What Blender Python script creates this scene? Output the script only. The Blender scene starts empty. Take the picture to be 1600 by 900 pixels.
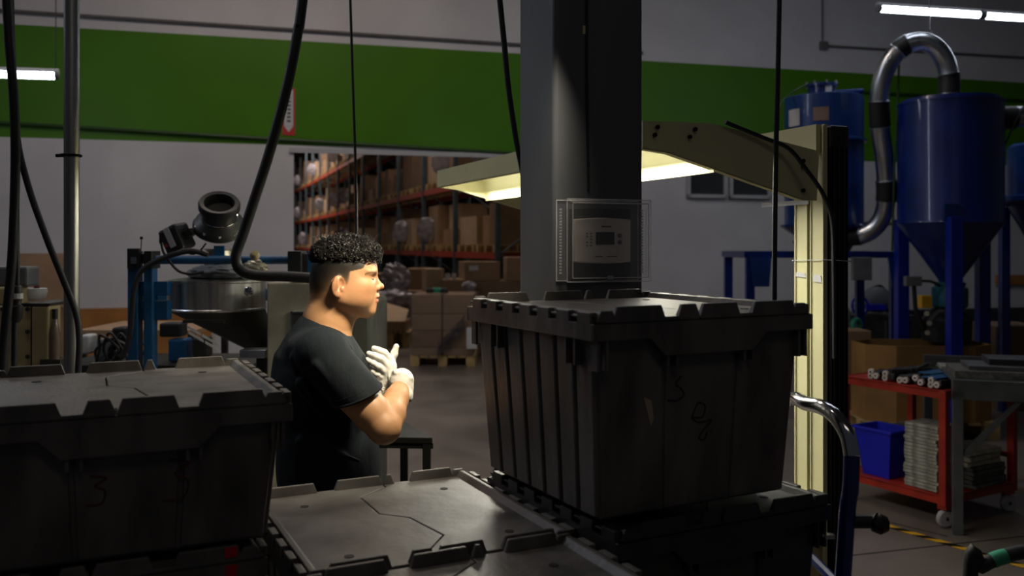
import bpy, bmesh, math, random
import numpy as np
from mathutils import Vector, Matrix

random.seed(7)
C = bpy.context.scene.collection
sc = bpy.context.scene
R = math.radians

# ---------------------------------------------------------------- camera, world, light, exposure
F = 1400.0; HZ = 383.0; CAMZ = 1.65
cam_d = bpy.data.cameras.new('camera'); cam = bpy.data.objects.new('camera', cam_d); C.objects.link(cam)
cam_d.sensor_width = 36.0; cam_d.lens = F/1600*36.0
cam_d.shift_y = -(450-HZ)/1600.0
cam.location = (0, 0, CAMZ); cam.rotation_euler = (R(90), 0, 0)
cam_d.clip_end = 200; cam_d.clip_start = .05
cam_d.dof.use_dof = True; cam_d.dof.focus_distance = 2.5; cam_d.dof.aperture_fstop = 3.5
sc.camera = cam
sc.view_settings.view_transform = 'Standard'; sc.view_settings.look = 'None'
sc.view_settings.gamma = 1.0; sc.view_settings.exposure = 0.0

wd = bpy.data.worlds.new('world'); sc.world = wd; wd.use_nodes = True
wd.node_tree.nodes['Background'].inputs[0].default_value = (.80, .85, 1.0, 1)
wd.node_tree.nodes['Background'].inputs[1].default_value = .020

def area(name, loc, size, power, color, rot=(0, 0, 0)):
    l = bpy.data.lights.new(name, 'AREA'); l.shape = 'RECTANGLE'
    l.size, l.size_y = size; l.energy = power; l.color = color
    o = bpy.data.objects.new(name, l); C.objects.link(o); o.location = loc; o.rotation_euler = rot
    return o
area('ceiling_lamp_hall', (-1.5, 7.0, 6.2), (3.0, .4), 85, (1, .86, .74))
area('ceiling_lamp_hall', (3.4, 7.4, 6.2), (2.4, .4), 28, (.85, .9, 1))
area('ceiling_lamp_store', (-1.0, 16.5, 6.2), (7.0, 5.0), 215, (1, .84, .72))
area('ceiling_lamp_store', (4.0, 22, 6.2), (6.0, 5.0), 130, (1, .9, .82))
area('ceiling_lamp_store', (-9.0, 36, 6.2), (6.0, 10.0), 700, (1, .84, .72))
area('ceiling_lamp_side', (-5.5, 4.5, 5.0), (2.5, .4), 45, (.75, .82, 1), (0, R(-35), 0))
area('near_fill_light', (-1.7, 2.7, 5.4), (1.6, .3), 22, (1, .93, .84))  # unseen fill added to brighten the tote lids and machine fronts
_w = area('worker_fill_light', (.06, 2.08, 2.29), (.36, .10), 4.9, (1, .87, .64)); _w.data.spread = R(64)  # unseen narrow light added to brighten the worker's face, arms and gloves
_w.rotation_euler = (Vector((.06, 2.08, 2.29))-Vector((-.38, 2.45, 1.44))).to_track_quat('Z', 'Y').to_euler()
area('fill_light_behind', (1.2, -1.2, 5.2), (2.4, .6), 6.5, (1, .88, .76), (R(20), 0, 0))  # dim soft fill added behind the camera for the tote fronts

# ---------------------------------------------------------------- helpers
def P(px, py, Y):
    return Vector(((px-800)/F*Y, Y, CAMZ-(py-HZ)/F*Y))
def px_m(n, Y): return n/F*Y

def mat(name, col, rough=.6, metal=0., var=.12, vscale=8., bump=0., bscale=60., emit=None, estr=0., spec=.5, coat=0., trans=0., alpha=1., stretch=(1, 1, 1)):
    m = bpy.data.materials.new(name); m.use_nodes = True
    nt = m.node_tree; b = nt.nodes['Principled BSDF']
    b.inputs['Roughness'].default_value = rough; b.inputs['Metallic'].default_value = metal
    b.inputs['Specular IOR Level'].default_value = spec
    b.inputs['Coat Weight'].default_value = coat
    b.inputs['Transmission Weight'].default_value = trans
    b.inputs['Alpha'].default_value = alpha
    c = (*col, 1)
    b.inputs['Base Color'].default_value = c
    if var > 0 or bump > 0:
        tc = nt.nodes.new('ShaderNodeTexCoord'); mp = nt.nodes.new('ShaderNodeMapping')
        mp.inputs['Scale'].default_value = stretch
        nt.links.new(tc.outputs['Object'], mp.inputs[0])
    if var > 0:
        n = nt.nodes.new('ShaderNodeTexNoise'); n.inputs['Scale'].default_value = vscale; n.inputs['Detail'].default_value = 6
        rp = nt.nodes.new('ShaderNodeValToRGB')
        rp.color_ramp.elements[0].position = .3; rp.color_ramp.elements[1].position = .72
        rp.color_ramp.elements[0].color = (*[max(0, x*(1-var*1.6)) for x in col], 1)
        rp.color_ramp.elements[1].color = (*[min(1, x*(1+var)) for x in col], 1)
        nt.links.new(mp.outputs[0], n.inputs['Vector']); nt.links.new(n.outputs[0], rp.inputs[0])
        nt.links.new(rp.outputs[0], b.inputs['Base Color'])
        mr = nt.nodes.new('ShaderNodeMapRange'); mr.inputs[3].default_value = max(.03, rough*.75); mr.inputs[4].default_value = min(1, rough*1.25)
        nt.links.new(n.outputs[0], mr.inputs[0]); nt.links.new(mr.outputs[0], b.inputs['Roughness'])
    if bump > 0:
        n2 = nt.nodes.new('ShaderNodeTexNoise'); n2.inputs['Scale'].default_value = bscale; n2.inputs['Detail'].default_value = 8
        bp = nt.nodes.new('ShaderNodeBump'); bp.inputs['Strength'].default_value = bump; bp.inputs['Distance'].default_value = .01
        nt.links.new(mp.outputs[0], n2.inputs['Vector']); nt.links.new(n2.outputs[0], bp.inputs['Height']); nt.links.new(bp.outputs[0], b.inputs['Normal'])
    if emit:
        b.inputs['Emission Color'].default_value = (*emit, 1); b.inputs['Emission Strength'].default_value = estr
    return m

M = {}
def dm(k, *a, **kw): M[k] = mat(k, *a, **kw)
dm('tote', (.128, .118, .110), .42, var=.32, vscale=7, stretch=(2, 2, .6), bump=.12, bscale=45)
dm('tote_dark', (.03, .03, .031), .42, var=.3, vscale=14, bump=.12, bscale=45)
dm('tote_worn', (.105, .100, .095), .46, var=.35, vscale=9, bump=.15, bscale=30)
dm('hole', (.01, .01, .01), .8, var=0)
dm('marker_black', (.008, .008, .008), .7, var=0)
dm('marker_red', (.10, .012, .012), .7, var=0)
dm('red_tape', (.5, .01, .02), .5, var=0)
dm('label_brown', (.20, .13, .10), .7)
dm('column', (.10, .108, .125), .45, var=.18, vscale=5, bump=.06, stretch=(1, 1, .2))
dm('plastic_black', (.015, .015, .017), .45, var=.1)
dm('rubber', (.012, .012, .014), .55, var=.1)
dm('cable', (.010, .011, .016), .5, var=.1)
dm('galv', (.62, .65, .70), .30, 1., var=.18, vscale=4, stretch=(3, 3, .6))
dm('steel', (.62, .61, .58), .32, 1., var=.25, vscale=5, stretch=(6, 6, .3))
dm('steel_dull', (.52, .49, .38), .42, .6, var=.3, vscale=5, bump=.05)
dm('chrome', (.7, .7, .72), .12, 1., var=0)
dm('dark_steel', (.055, .055, .05), .45, .6, var=.25)
dm('leg_blue', (.005, .018, .27), .35, var=.15)
dm('blue_paint', (.010, .085, .22), .42, var=.2, vscale=6)
dm('tank_blue', (.0015, .016, .15), .33, var=.25, vscale=2.5, coat=.25)
dm('tank_blue_light', (.004, .034, .17), .33, var=.25, vscale=2.5, coat=.25)
dm('truck_blue', (.004, .02, .15), .25, var=.15, coat=.4)
dm('cream', (.60, .57, .33), .5, var=.06, vscale=5)
dm('cream_machine', (.40, .32, .17), .55, var=.2, vscale=5)
dm('black_metal', (.005, .005, .005), .75, var=.1, spec=.15)
dm('red_paint', (.30, .020, .007), .42, var=.2, vscale=6)
dm('rack_orange', (.42, .045, .02), .5, var=.2)
dm('rack_blue', (.05, .075, .10), .5, var=.2)
dm('cardboard', (.33, .20, .115), .8, var=.14, vscale=3)
dm('cardboard_dark', (.22, .135, .08), .8, var=.16, vscale=3)
dm('cardboard_light', (.46, .33, .22), .8, var=.12, vscale=3)
dm('gaylord', (.30, .16, .045), .8, var=.2, vscale=2)
dm('wood', (.42, .29, .12), .75, var=.25, vscale=6, stretch=(1, 1, 1))
dm('wood_dark', (.16, .09, .045), .75, var=.25, vscale=6)
dm('orange_board', (.36, .145, .03), .8, var=.2, vscale=3)
dm('wrap', (.42, .40, .46), .2, .55, var=.3, vscale=10, bump=1., bscale=22, alpha=.72)
dm('wrap_clear', (.6, .58, .56), .2, var=.1, bump=.7, bscale=14, alpha=.07)
dm('white_paper', (.55, .55, .57), .7, var=.08)
dm('white_plastic', (.50, .50, .52), .5, var=.06)
dm('grey_box', (.13, .14, .15), .5, var=.1)
dm('bin_blue', (.006, .012, .42), .38, var=.12)
dm('mat_grey', (.26, .26, .22), .8, var=.35, vscale=25, bump=.6)
dm('mat_dark', (.10, .10, .095), .8, var=.4, vscale=25, bump=.6)
dm('mat_cream', (.36, .35, .27), .8, var=.2, vscale=25, bump=.6)
dm('white_roller', (.55, .5, .47), .5, var=.1)
dm('caster_white', (.32, .31, .34), .5, var=.1)
dm('table_grey', (.07, .075, .08), .5, .2, var=.25)
dm('teal', (.01, .12, .16), .45, var=.2)
dm('yellow', (.60, .33, .01), .5, var=.15)
dm('green_plastic', (.03, .28, .16), .5, var=.1)
dm('thermo', (.52, .48, .45), .5, var=.04)
dm('lcd', (.02, .024, .02), .3, var=0)
dm('ink', (.03, .03, .03), .7, var=0)
dm('glove', (.68, .66, .61), .48, var=.04, vscale=40, bump=.15, bscale=120)
dm('shirt', (.0042, .0080, .0120), .85, var=.12, vscale=10, bump=1., bscale=8, spec=.22, stretch=(1.6, 1, .8))
dm('jeans', (.012, .016, .03), .85, var=.2)
dm('hair', (.009, .0085, .007), .48, var=.2, spec=.32)
dm('hair_base', (.006, .0055, .005), .95, var=0, spec=.1)
dm('lash', (.012, .008, .005), .9, var=0, spec=0.)
dm('sign_white', (.5, .5, .52), .6, var=0)
dm('sign_red', (.45, .02, .02), .6, var=0)
dm('vent_frame', (.42, .42, .44), .6, var=.05)
dm('vent_dark', (.05, .05, .055), .7, var=.1)
dm('conduit', (.14, .13, .13), .5, .3, var=.1)
dm('conduit_green', (.015, .05, .006), .5, .0, var=.1)
dm('tube_light', (.9, .95, 1), .5, var=0, emit=(.80, .90, 1), estr=16)
dm('lamp_tube', (.9, .95, .9), .5, var=0, emit=(1, .97, .86), estr=5)
m = bpy.data.materials.new('clear_cover'); m.use_nodes = True
b = m.node_tree.nodes['Principled BSDF']; b.inputs['Base Color'].default_value = (.9, .92, .95, 1)
b.inputs['Roughness'].default_value = .06; b.inputs['Alpha'].default_value = .06; b.inputs['Specular IOR Level'].default_value = 1.0
M['clear_cover'] = m

def wxf(parent):
    """matrix that takes world points into the parent's space (parents are built unrotated or turned about z only)"""
    if parent is None: return Matrix.Identity(4)
    m = Matrix.LocRotScale(parent.location, parent.rotation_euler, None)
    if parent.parent: m = Matrix.LocRotScale(parent.parent.location, parent.parent.rotation_euler, None) @ m
    return m.inverted()

class MB:
    def __init__(s): s.v = []; s.f = []
    def add(s, vs, fs):
        n = len(s.v); s.v += [Vector(v) for v in vs]; s.f += [tuple(i+n for i in f) for f in fs]; return s
    def box(s, lo, hi, mtx=None):
        x0, y0, z0 = lo; x1, y1, z1 = hi
        vs = [Vector(v) for v in ((x0,y0,z0),(x1,y0,z0),(x1,y1,z0),(x0,y1,z0),(x0,y0,z1),(x1,y0,z1),(x1,y1,z1),(x0,y1,z1))]
        if mtx: vs = [mtx @ v for v in vs]
        return s.add(vs, [(0,3,2,1),(4,5,6,7),(0,1,5,4),(1,2,6,5),(2,3,7,6),(3,0,4,7)])
    def frustum(s, lo0, hi0, z0, lo1, hi1, z1):
        vs = [(lo0[0],lo0[1],z0),(hi0[0],lo0[1],z0),(hi0[0],hi0[1],z0),(lo0[0],hi0[1],z0),(lo1[0],lo1[1],z1),(hi1[0],lo1[1],z1),(hi1[0],hi1[1],z1),(lo1[0],hi1[1],z1)]
        return s.add(vs, [(0,3,2,1),(4,5,6,7),(0,1,5,4),(1,2,6,5),(2,3,7,6),(3,0,4,7)])
    def prism(s, poly, vec):
        n = len(poly); a = [Vector(p) for p in poly]; v = Vector(vec)
        return s.add(a+[p+v for p in a], [tuple(range(n))[::-1], tuple(range(n, 2*n))]+[(i, (i+1) % n, n+(i+1) % n, n+i) for i in range(n)])
    def tube(s, path, r, n=10, caps=True, ell=None):
        path = [Vector(p) for p in path]; k = len(path)
        rs = r if isinstance(r, (list, tuple)) else [r]*k
        base = len(s.v); up = None
        for i, p in enumerate(path):
            t = (path[min(i+1, k-1)]-path[max(i-1, 0)]).normalized()
            if up is None:
                up = Vector((0, 0, 1)) if abs(t.z) < .9 else Vector((1, 0, 0))
            a = (up - t*up.dot(t)).normalized(); b = t.cross(a); up = a
            for j in range(n):
                an = 2*math.pi*j/n
                s.v.append(p+(a*math.cos(an)+b*math.sin(an))*rs[i])
        for i in range(k-1):
            for j in range(n):
                a0 = base+i*n+j; a1 = base+i*n+(j+1) % n
                s.f.append((a0, a1, a1+n, a0+n))
        if caps:
            s.f.append(tuple(base+j for j in range(n))[::-1]); s.f.append(tuple(base+(k-1)*n+j for j in range(n)))
        return s
    def cyl(s, p0, p1, r0, r1=None, n=16):
        return s.tube([p0, p1], [r0, r0 if r1 is None else r1], n)
    def lathe(s, prof, c, axis=(0, 0, 1), n=32):
        ax = Vector(axis).normalized(); c = Vector(c)
        q = Vector((0, 0, 1)).rotation_difference(ax)
        base = len(s.v); k = len(prof)
        for r, h in prof:
            for j in range(n):
                an = 2*math.pi*j/n
                s.v.append(c+q @ Vector((r*math.cos(an), r*math.sin(an), h)))
        for i in range(k-1):
            for j in range(n):
                a0 = base+i*n+j; a1 = base+i*n+(j+1) % n
                s.f.append((a0, a1, a1+n, a0+n))
        if prof[0][0] > 1e-4: s.f.append(tuple(base+j for j in range(n))[::-1])
        if prof[-1][0] > 1e-4: s.f.append(tuple(base+(k-1)*n+j for j in range(n)))
        return s
    def torus(s, c, R0, r, axis=(0, 0, 1), n=24, m=8, a0=0, a1=360):
        ax = Vector(axis).normalized(); q = Vector((0, 0, 1)).rotation_difference(ax); c = Vector(c)
        full = a1-a0 >= 359.9
        pts = [c+q @ Vector((R0*math.cos(R(a0+(a1-a0)*i/n)), R0*math.sin(R(a0+(a1-a0)*i/n)), 0)) for i in range(n+1)]
        return s.tube(pts, r, m)
    def build(s, name, m, parent=None, world=True, smooth=False, bevel=0):
        me = bpy.data.meshes.new(name)
        vs = s.v
        if parent is not None and world:
            x = wxf(parent); vs = [x @ v for v in vs]
        me.from_pydata([tuple(v) for v in vs], [], s.f)
        me.materials.append(M[m] if isinstance(m, str) else m)
        if smooth:
            me.polygons.foreach_set('use_smooth', [True]*len(me.polygons))
        o = bpy.data.objects.new(name, me); C.objects.link(o)
        if smooth:
            me.update(); md = None
            try: me.set_sharp_from_angle(angle=R(40))
            except Exception: pass
        if bevel:
            md = o.modifiers.new('bevel', 'BEVEL'); md.width = bevel; md.segments = 2; md.limit_method = 'ANGLE'; md.angle_limit = R(40)
        if parent is not None: o.parent = parent
        return o

def thing(name, label, cat, loc=(0, 0, 0), rz=0, group=None):
    o = bpy.data.objects.new(name, None); C.objects.link(o); o.location = loc; o.rotation_euler = (0, 0, rz)
    o.empty_display_size = .1
    o['label'] = label; o['category'] = cat
    if group: o['group'] = group
    return o
def tag(o, label, cat, group=None):
    o['label'] = label; o['category'] = cat
    if group: o['group'] = group
    return o
def struct(o): o['kind'] = 'structure'; return o
def dup(root, loc, rz, label, group=None):
    r = root.copy(); C.objects.link(r); r.location = loc; r.rotation_euler = (0, 0, rz); r['label'] = label
    if group: r['group'] = group
    for ch in list(root.children):
        c = ch.copy(); C.objects.link(c); c.parent = r
        for g in list(ch.children):
            d = g.copy(); C.objects.link(d); d.parent = c
    return r
def bez(pts, n=8):
    """Catmull-Rom through points"""
    p = [Vector(q) for q in pts]; p = [p[0]*2-p[1]]+p+[p[-1]*2-p[-2]]; out = []
    for i in range(1, len(p)-2):
        for k in range(n):
            t = k/n; a, b, c, d = p[i-1:i+3]
            out.append(.5*((2*b)+(c-a)*t+(2*a-5*b+4*c-d)*t*t+(3*b-a-3*c+d)*t**3))
    out.append(p[-2]); return out
def cuboid_px(mb, x0, y0, x1, y1, Y, d):
    a = P(x0, y1, Y); b = P(x1, y0, Y)
    return mb.box((a.x, Y, a.z), (b.x, Y+d, b.z))
# ---------------------------------------------------------------- structure
WZ0 = 11.0; WT = .27                       # far wall: Y = WZ0 + WT * X
def wall_pt(X, z, off=0):                  # a point on (or off mm in front of) the far wall
    n = Vector((WT, -1, 0)).normalized()
    return Vector((X, WZ0+WT*X, z))+n*off
def wall_px(px, py, off=0):
    t = (px-800)/F; Y = WZ0/(1-t*WT)
    n = Vector((WT, -1, 0)).normalized()
    return P(px, py, Y)+n*off
WALLX = Vector((1, WT, 0)).normalized(); WALLN = Vector((WT, -1, 0)).normalized()
CEIL = 6.6

def painted_wall():
    m = bpy.data.materials.new('painted_wall'); m.use_nodes = True; nt = m.node_tree; b = nt.nodes['Principled BSDF']
    b.inputs['Roughness'].default_value = .45; b.inputs['Specular IOR Level'].default_value = .25
    g = nt.nodes.new('ShaderNodeNewGeometry'); sp = nt.nodes.new('ShaderNodeSeparateXYZ'); nt.links.new(g.outputs['Position'], sp.inputs[0])
    def cmp(op, v):
        n = nt.nodes.new('ShaderNodeMath'); n.operation = op; n.inputs[1].default_value = v; nt.links.new(sp.outputs[2], n.inputs[0]); return n
    lo = cmp('GREATER_THAN', STRIPE[0]); hi = cmp('LESS_THAN', STRIPE[1])
    mu = nt.nodes.new('ShaderNodeMath'); mu.operation = 'MULTIPLY'; nt.links.new(lo.outputs[0], mu.inputs[0]); nt.links.new(hi.outputs[0], mu.inputs[1])
    ns = nt.nodes.new('ShaderNodeTexNoise'); ns.inputs['Scale'].default_value = 1.3; ns.inputs['Detail'].default_value = 7; nt.links.new(g.outputs['Position'], ns.inputs['Vector'])
    def ramp(c0, c1):
        r = nt.nodes.new('ShaderNodeValToRGB'); r.color_ramp.elements[0].position = .35; r.color_ramp.elements[1].position = .7
        r.color_ramp.elements[0].color = (*c0, 1); r.color_ramp.elements[1].color = (*c1, 1); nt.links.new(ns.outputs[0], r.inputs[0]); return r
    w = ramp((.52, .50, .52), (.60, .58, .60)); gr = ramp((.050, .160, .001), (.060, .185, .0015))
    mx = nt.nodes.new('ShaderNodeMix'); mx.data_type = 'RGBA'; nt.links.new(mu.outputs[0], mx.inputs['Factor'])
    nt.links.new(w.outputs[0], mx.inputs['A']); nt.links.new(gr.outputs[0], mx.inputs['B']); nt.links.new(mx.outputs['Result'], b.inputs['Base Color'])
    return m
STRIPE = (CAMZ+.1046*WZ0, CAMZ+.2143*WZ0)
M['painted_wall'] = painted_wall()
DOOR_T = CAMZ+.0995*WZ0                    # top of the opening to the store
def dx(px): t = (px-800)/F; return t*WZ0/(1-t*WT)
xa, xb = dx(459), dx(905)
wb = MB()
def wallbox(x0, x1, z0, z1):
    p = [wall_pt(x0, z0), wall_pt(x1, z0), wall_pt(x1, z1), wall_pt(x0, z1)]
    wb.prism(p, -WALLN*.25)
wallbox(-10.5, xa, 0, CEIL); wallbox(xb, 11, 0, CEIL); wallbox(xa, xb, DOOR_T, CEIL)
struct(wb.build('wall_back', 'painted_wall'))

def floor_mat():
    m = bpy.data.materials.new('concrete_floor'); m.use_nodes = True; nt = m.node_tree; b = nt.nodes['Principled BSDF']
    g = nt.nodes.new('ShaderNodeNewGeometry')
    n = nt.nodes.new('ShaderNodeTexNoise'); n.inputs['Scale'].default_value = 1.1; n.inputs['Detail'].default_value = 9; n.inputs['Roughness'].default_value = .65
    nt.links.new(g.outputs['Position'], n.inputs['Vector'])
    r = nt.nodes.new('ShaderNodeValToRGB'); r.color_ramp.elements[0].position = .33; r.color_ramp.elements[1].position = .72
    r.color_ramp.elements[0].color = (.085, .070, .060, 1); r.color_ramp.elements[1].color = (.17, .145, .125, 1)
    nt.links.new(n.outputs[0], r.inputs[0]); nt.links.new(r.outputs[0], b.inputs['Base Color'])
    mr = nt.nodes.new('ShaderNodeMapRange'); mr.inputs[3].default_value = .22; mr.inputs[4].default_value = .55
    nt.links.new(n.outputs[0], mr.inputs[0]); nt.links.new(mr.outputs[0], b.inputs['Roughness'])
    return m
M['floor'] = floor_mat()
struct(MB().box((-20, -1.5, -.2), (14, 62, 0)).build('floor', 'floor'))
dm('ceiling', (.18, .18, .19), .9, var=.05)
struct(MB().box((-20, -1.5, CEIL), (14, 62, CEIL+.1)).build('ceiling', 'ceiling'))
dm('store_wall', (.05, .045, .045), .9, var=.1)
struct(MB().box((-20, 61.8, 0), (14, 62, CEIL)).build('wall_far', 'store_wall'))
struct(MB().box((-20.0, 9, 0), (-19.8, 61.8, CEIL)).build('wall_left', 'store_wall'))
struct(MB().box((13.8, 14.2, 0), (14.0, 61.8, CEIL)).build('wall_right', 'store_wall'))
# pale lintel strip over the opening
t = MB(); p = [wall_pt(xa-.05, DOOR_T-.03, .001), wall_pt(xb+.1, DOOR_T-.03, .001), wall_pt(xb+.1, DOOR_T+.025, .001), wall_pt(xa-.05, DOOR_T+.025, .001)]
t.prism(p, WALLN*.03); struct(t.build('trim_1', 'vent_frame'))
# floor joint and striped floor tape
jt = MB(); a = P(1330, 788, 0.001)
def fl(px, py):
    Y = CAMZ*F/(py-HZ); return Vector(((px-800)/F*Y, Y, 0))
def strip(mb, a, b, w, h, z0=0):
    d = (b-a).normalized(); n = Vector((-d.y, d.x, 0))*w/2
    mb.prism([a-n+Vector((0, 0, z0)), b-n+Vector((0, 0, z0)), b+n+Vector((0, 0, z0)), a+n+Vector((0, 0, z0))], (0, 0, h))
strip(jt, fl(1330, 868), fl(1600, 838), .012, .0015)
strip(jt, fl(1200, 770), fl(1480, 838), .012, .0015)
struct(jt.build('trim_2', 'hole'))
ta, tb = fl(1300, 796), fl(1700, 915)
tp = thing('floor_tape', 'yellow and black striped safety tape on the concrete floor', 'tape', ta)
base = MB(); strip(base, ta, tb, .055, .0015); base.build('tape_band', 'black_metal', tp)
d = (tb-ta).normalized(); nn = Vector((-d.y, d.x, 0)); L_ = (tb-ta).length; k = 0; s_ = .02
while s_ < L_-.16:
    q = ta+d*s_
    MB().prism([q-nn*.0275+Vector((0,0,.0016)), q+d*.075-nn*.0275+Vector((0,0,.0016)), q+d*.135+nn*.0275+Vector((0,0,.0016)), q+d*.06+nn*.0275+Vector((0,0,.0016))], (0, 0, .0006)).build('tape_stripe', 'yellow', tp)
    s_ += .155
# conduits on the far wall
def conduit(pts, r, m, label):
    o = MB().tube([wall_px(x, y, r+.002) for x, y in pts], r, 8).build('conduit', m, smooth=True); return tag(o, label, 'conduit')
conduit([(-60, 13), (1003, 83)], .020, 'conduit', 'grey conduit running above the green band, left part of the wall')
conduit([(-60, 189), (905, 246)], .022, 'conduit_green', 'green painted pipe along the lower edge of the green band')
conduit([(1284, 72), (1720, 98)], .018, 'conduit', 'grey conduit running right from the junction box')
conduit([(1284, -60), (1284, 64)], .014, 'conduit', 'thin vertical conduit dropping to the junction box')
conduit([(1348, 145), (1720, 164)], .022, 'conduit_green', 'green painted pipe across the band behind the blue tanks')
conduit([(1330, 347), (1412, 350)], .016, 'conduit', 'thin dark pipe on the white wall between the two blue tanks')
jb = MB(); q = wall_px(1285, 72, .002); jb.prism([q+WALLX*a+Vector((0, 0, c)) for a, c in ((-.055, -.055), (.055, -.055), (.055, .055), (-.055, .055))], WALLN*.06)
tag(jb.build('junction_box', 'conduit', bevel=.006), 'small square junction box high on the wall at the conduit corner', 'junction box')
# sign with an arrow, half behind the hose
def wquad(x0, z0, x1, z1, off, th):
    m_ = MB(); m_.prism([wall_pt(x0, z0, off), wall_pt(x1, z0, off), wall_pt(x1, z1, off), wall_pt(x0, z1, off)], WALLN*th); return m_
a = wall_px(441, 211); b_ = wall_px(461, 138)
sg = thing('wall_sign', 'narrow white and red arrow sign on the green band', 'sign', wall_pt(a.x, a.z, .002))
wquad(a.x, a.z, b_.x, b_.z, .002, .006).build('sign_panel', 'sign_red', sg)
wquad(a.x+.02, a.z+.10, b_.x-.02, b_.z-.02, .0085, .002).build('sign_face', 'sign_white', sg)
ar = MB(); cx = (a.x+b_.x)/2; ar.prism([wall_pt(cx, a.z+.035, .0085), wall_pt(cx+.045, a.z+.098, .0085), wall_pt(cx-.045, a.z+.098, .0085)], WALLN*.002); ar.build('arrow', 'sign_white', sg)
lt = MB()
for i in range(9):
    z = a.z+.15+i*.045; lt.prism([wall_pt(cx-.018, z, .0107), wall_pt(cx+.022, z, .0107), wall_pt(cx+.022, z+.022, .0107), wall_pt(cx-.018, z+.022, .0107)], WALLN*.0008)
lt.build('lettering', 'ink', sg)
# louvred vents
v0 = wall_px(1072, 309); v1 = wall_px(1136, 270); v2 = wall_px(1202, 268)
for (l, r_, lab) in ((v0.x, v1.x-.02, 'left louvred vent panel in a white frame on the wall'), (v1.x+.02, v2.x, 'right louvred vent panel in a white frame on the wall')):
    z0, z1 = v0.z, v0.z+.42; vt = thing('vent', lab, 'vent', wall_pt(l, z0, .003), group='vents on the back wall')
    fr = MB()
    for (a0, b0, a1, b1) in ((l, z0, r_, z0+.045), (l, z1-.04, r_, z1), (l, z0, l+.04, z1), (r_-.04, z0, r_, z1)):
        fr.prism([wall_pt(a0, b0, .003), wall_pt(a1, b0, .003), wall_pt(a1, b1, .003), wall_pt(a0, b1, .003)], WALLN*.05)
    fr.build('frame', 'vent_frame', vt)
    wquad(l+.04, z0+.04, r_-.04, z1-.04, .003, .008).build('backing', 'vent_dark', vt)
    sl = MB(); n_ = 14
    for i in range(n_):
        z = z0+.05+i*(z1-z0-.09)/n_
        sl.prism([wall_pt(l+.04, z, .015), wall_pt(r_-.04, z, .015), wall_pt(r_-.04, z+.014, .028), wall_pt(l+.04, z+.014, .028)], WALLN*.002)
    o = sl.build('louvres', 'grey_box', vt); o['kind'] = 'stuff'

# hung fluorescent lamps
def tube_lamp(x0, y0, x1, y1, Y0, Y1, label, wires):
    a, b = P(x0, y0, Y0), P(x1, y1, Y1); t = thing('tube_lamp', label, 'lamp', (a+b)/2, group='hung tube lamps')
    d = (b-a).normalized()
    MB().tube([a+Vector((0, 0, .03)), b+Vector((0, 0, .03))], .028, 10).build('housing', 'vent_frame', t)
    MB().tube([a+d*.03, b-d*.03], .034, 14).build('tube', 'tube_light', t, smooth=True)
    for e, s_ in ((a, 1), (b, -1)): MB().cyl(e, e+d*.03*s_, .036).build('end_cap', 'grey_box', t)
    for w in wires:
        p = a+(b-a)*w; MB().tube([p+Vector((0, 0, .03)), Vector((p.x, p.y, CEIL))], .005, 6).build('hanging_wire', 'cable', t)
tube_lamp(-70, 113, 92, 118, 7.4, 7.6, 'white tube lamp hanging at the left edge beside the silver pole', (.05, .97))
tube_lamp(1371, 13, 1533, 23, 8.4, 8.7, 'white tube lamp hanging above the bent silver duct', (.5,))
tube_lamp(1535, 24, 1700, 34, 8.7, 9.0, 'white tube lamp at the right edge, next in line to the right', (.5,))
tube_lamp(845, 88, 972, 96, 7.9, 8.1, 'white tube lamp hanging hidden behind the grey column', (.1, .9))
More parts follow.
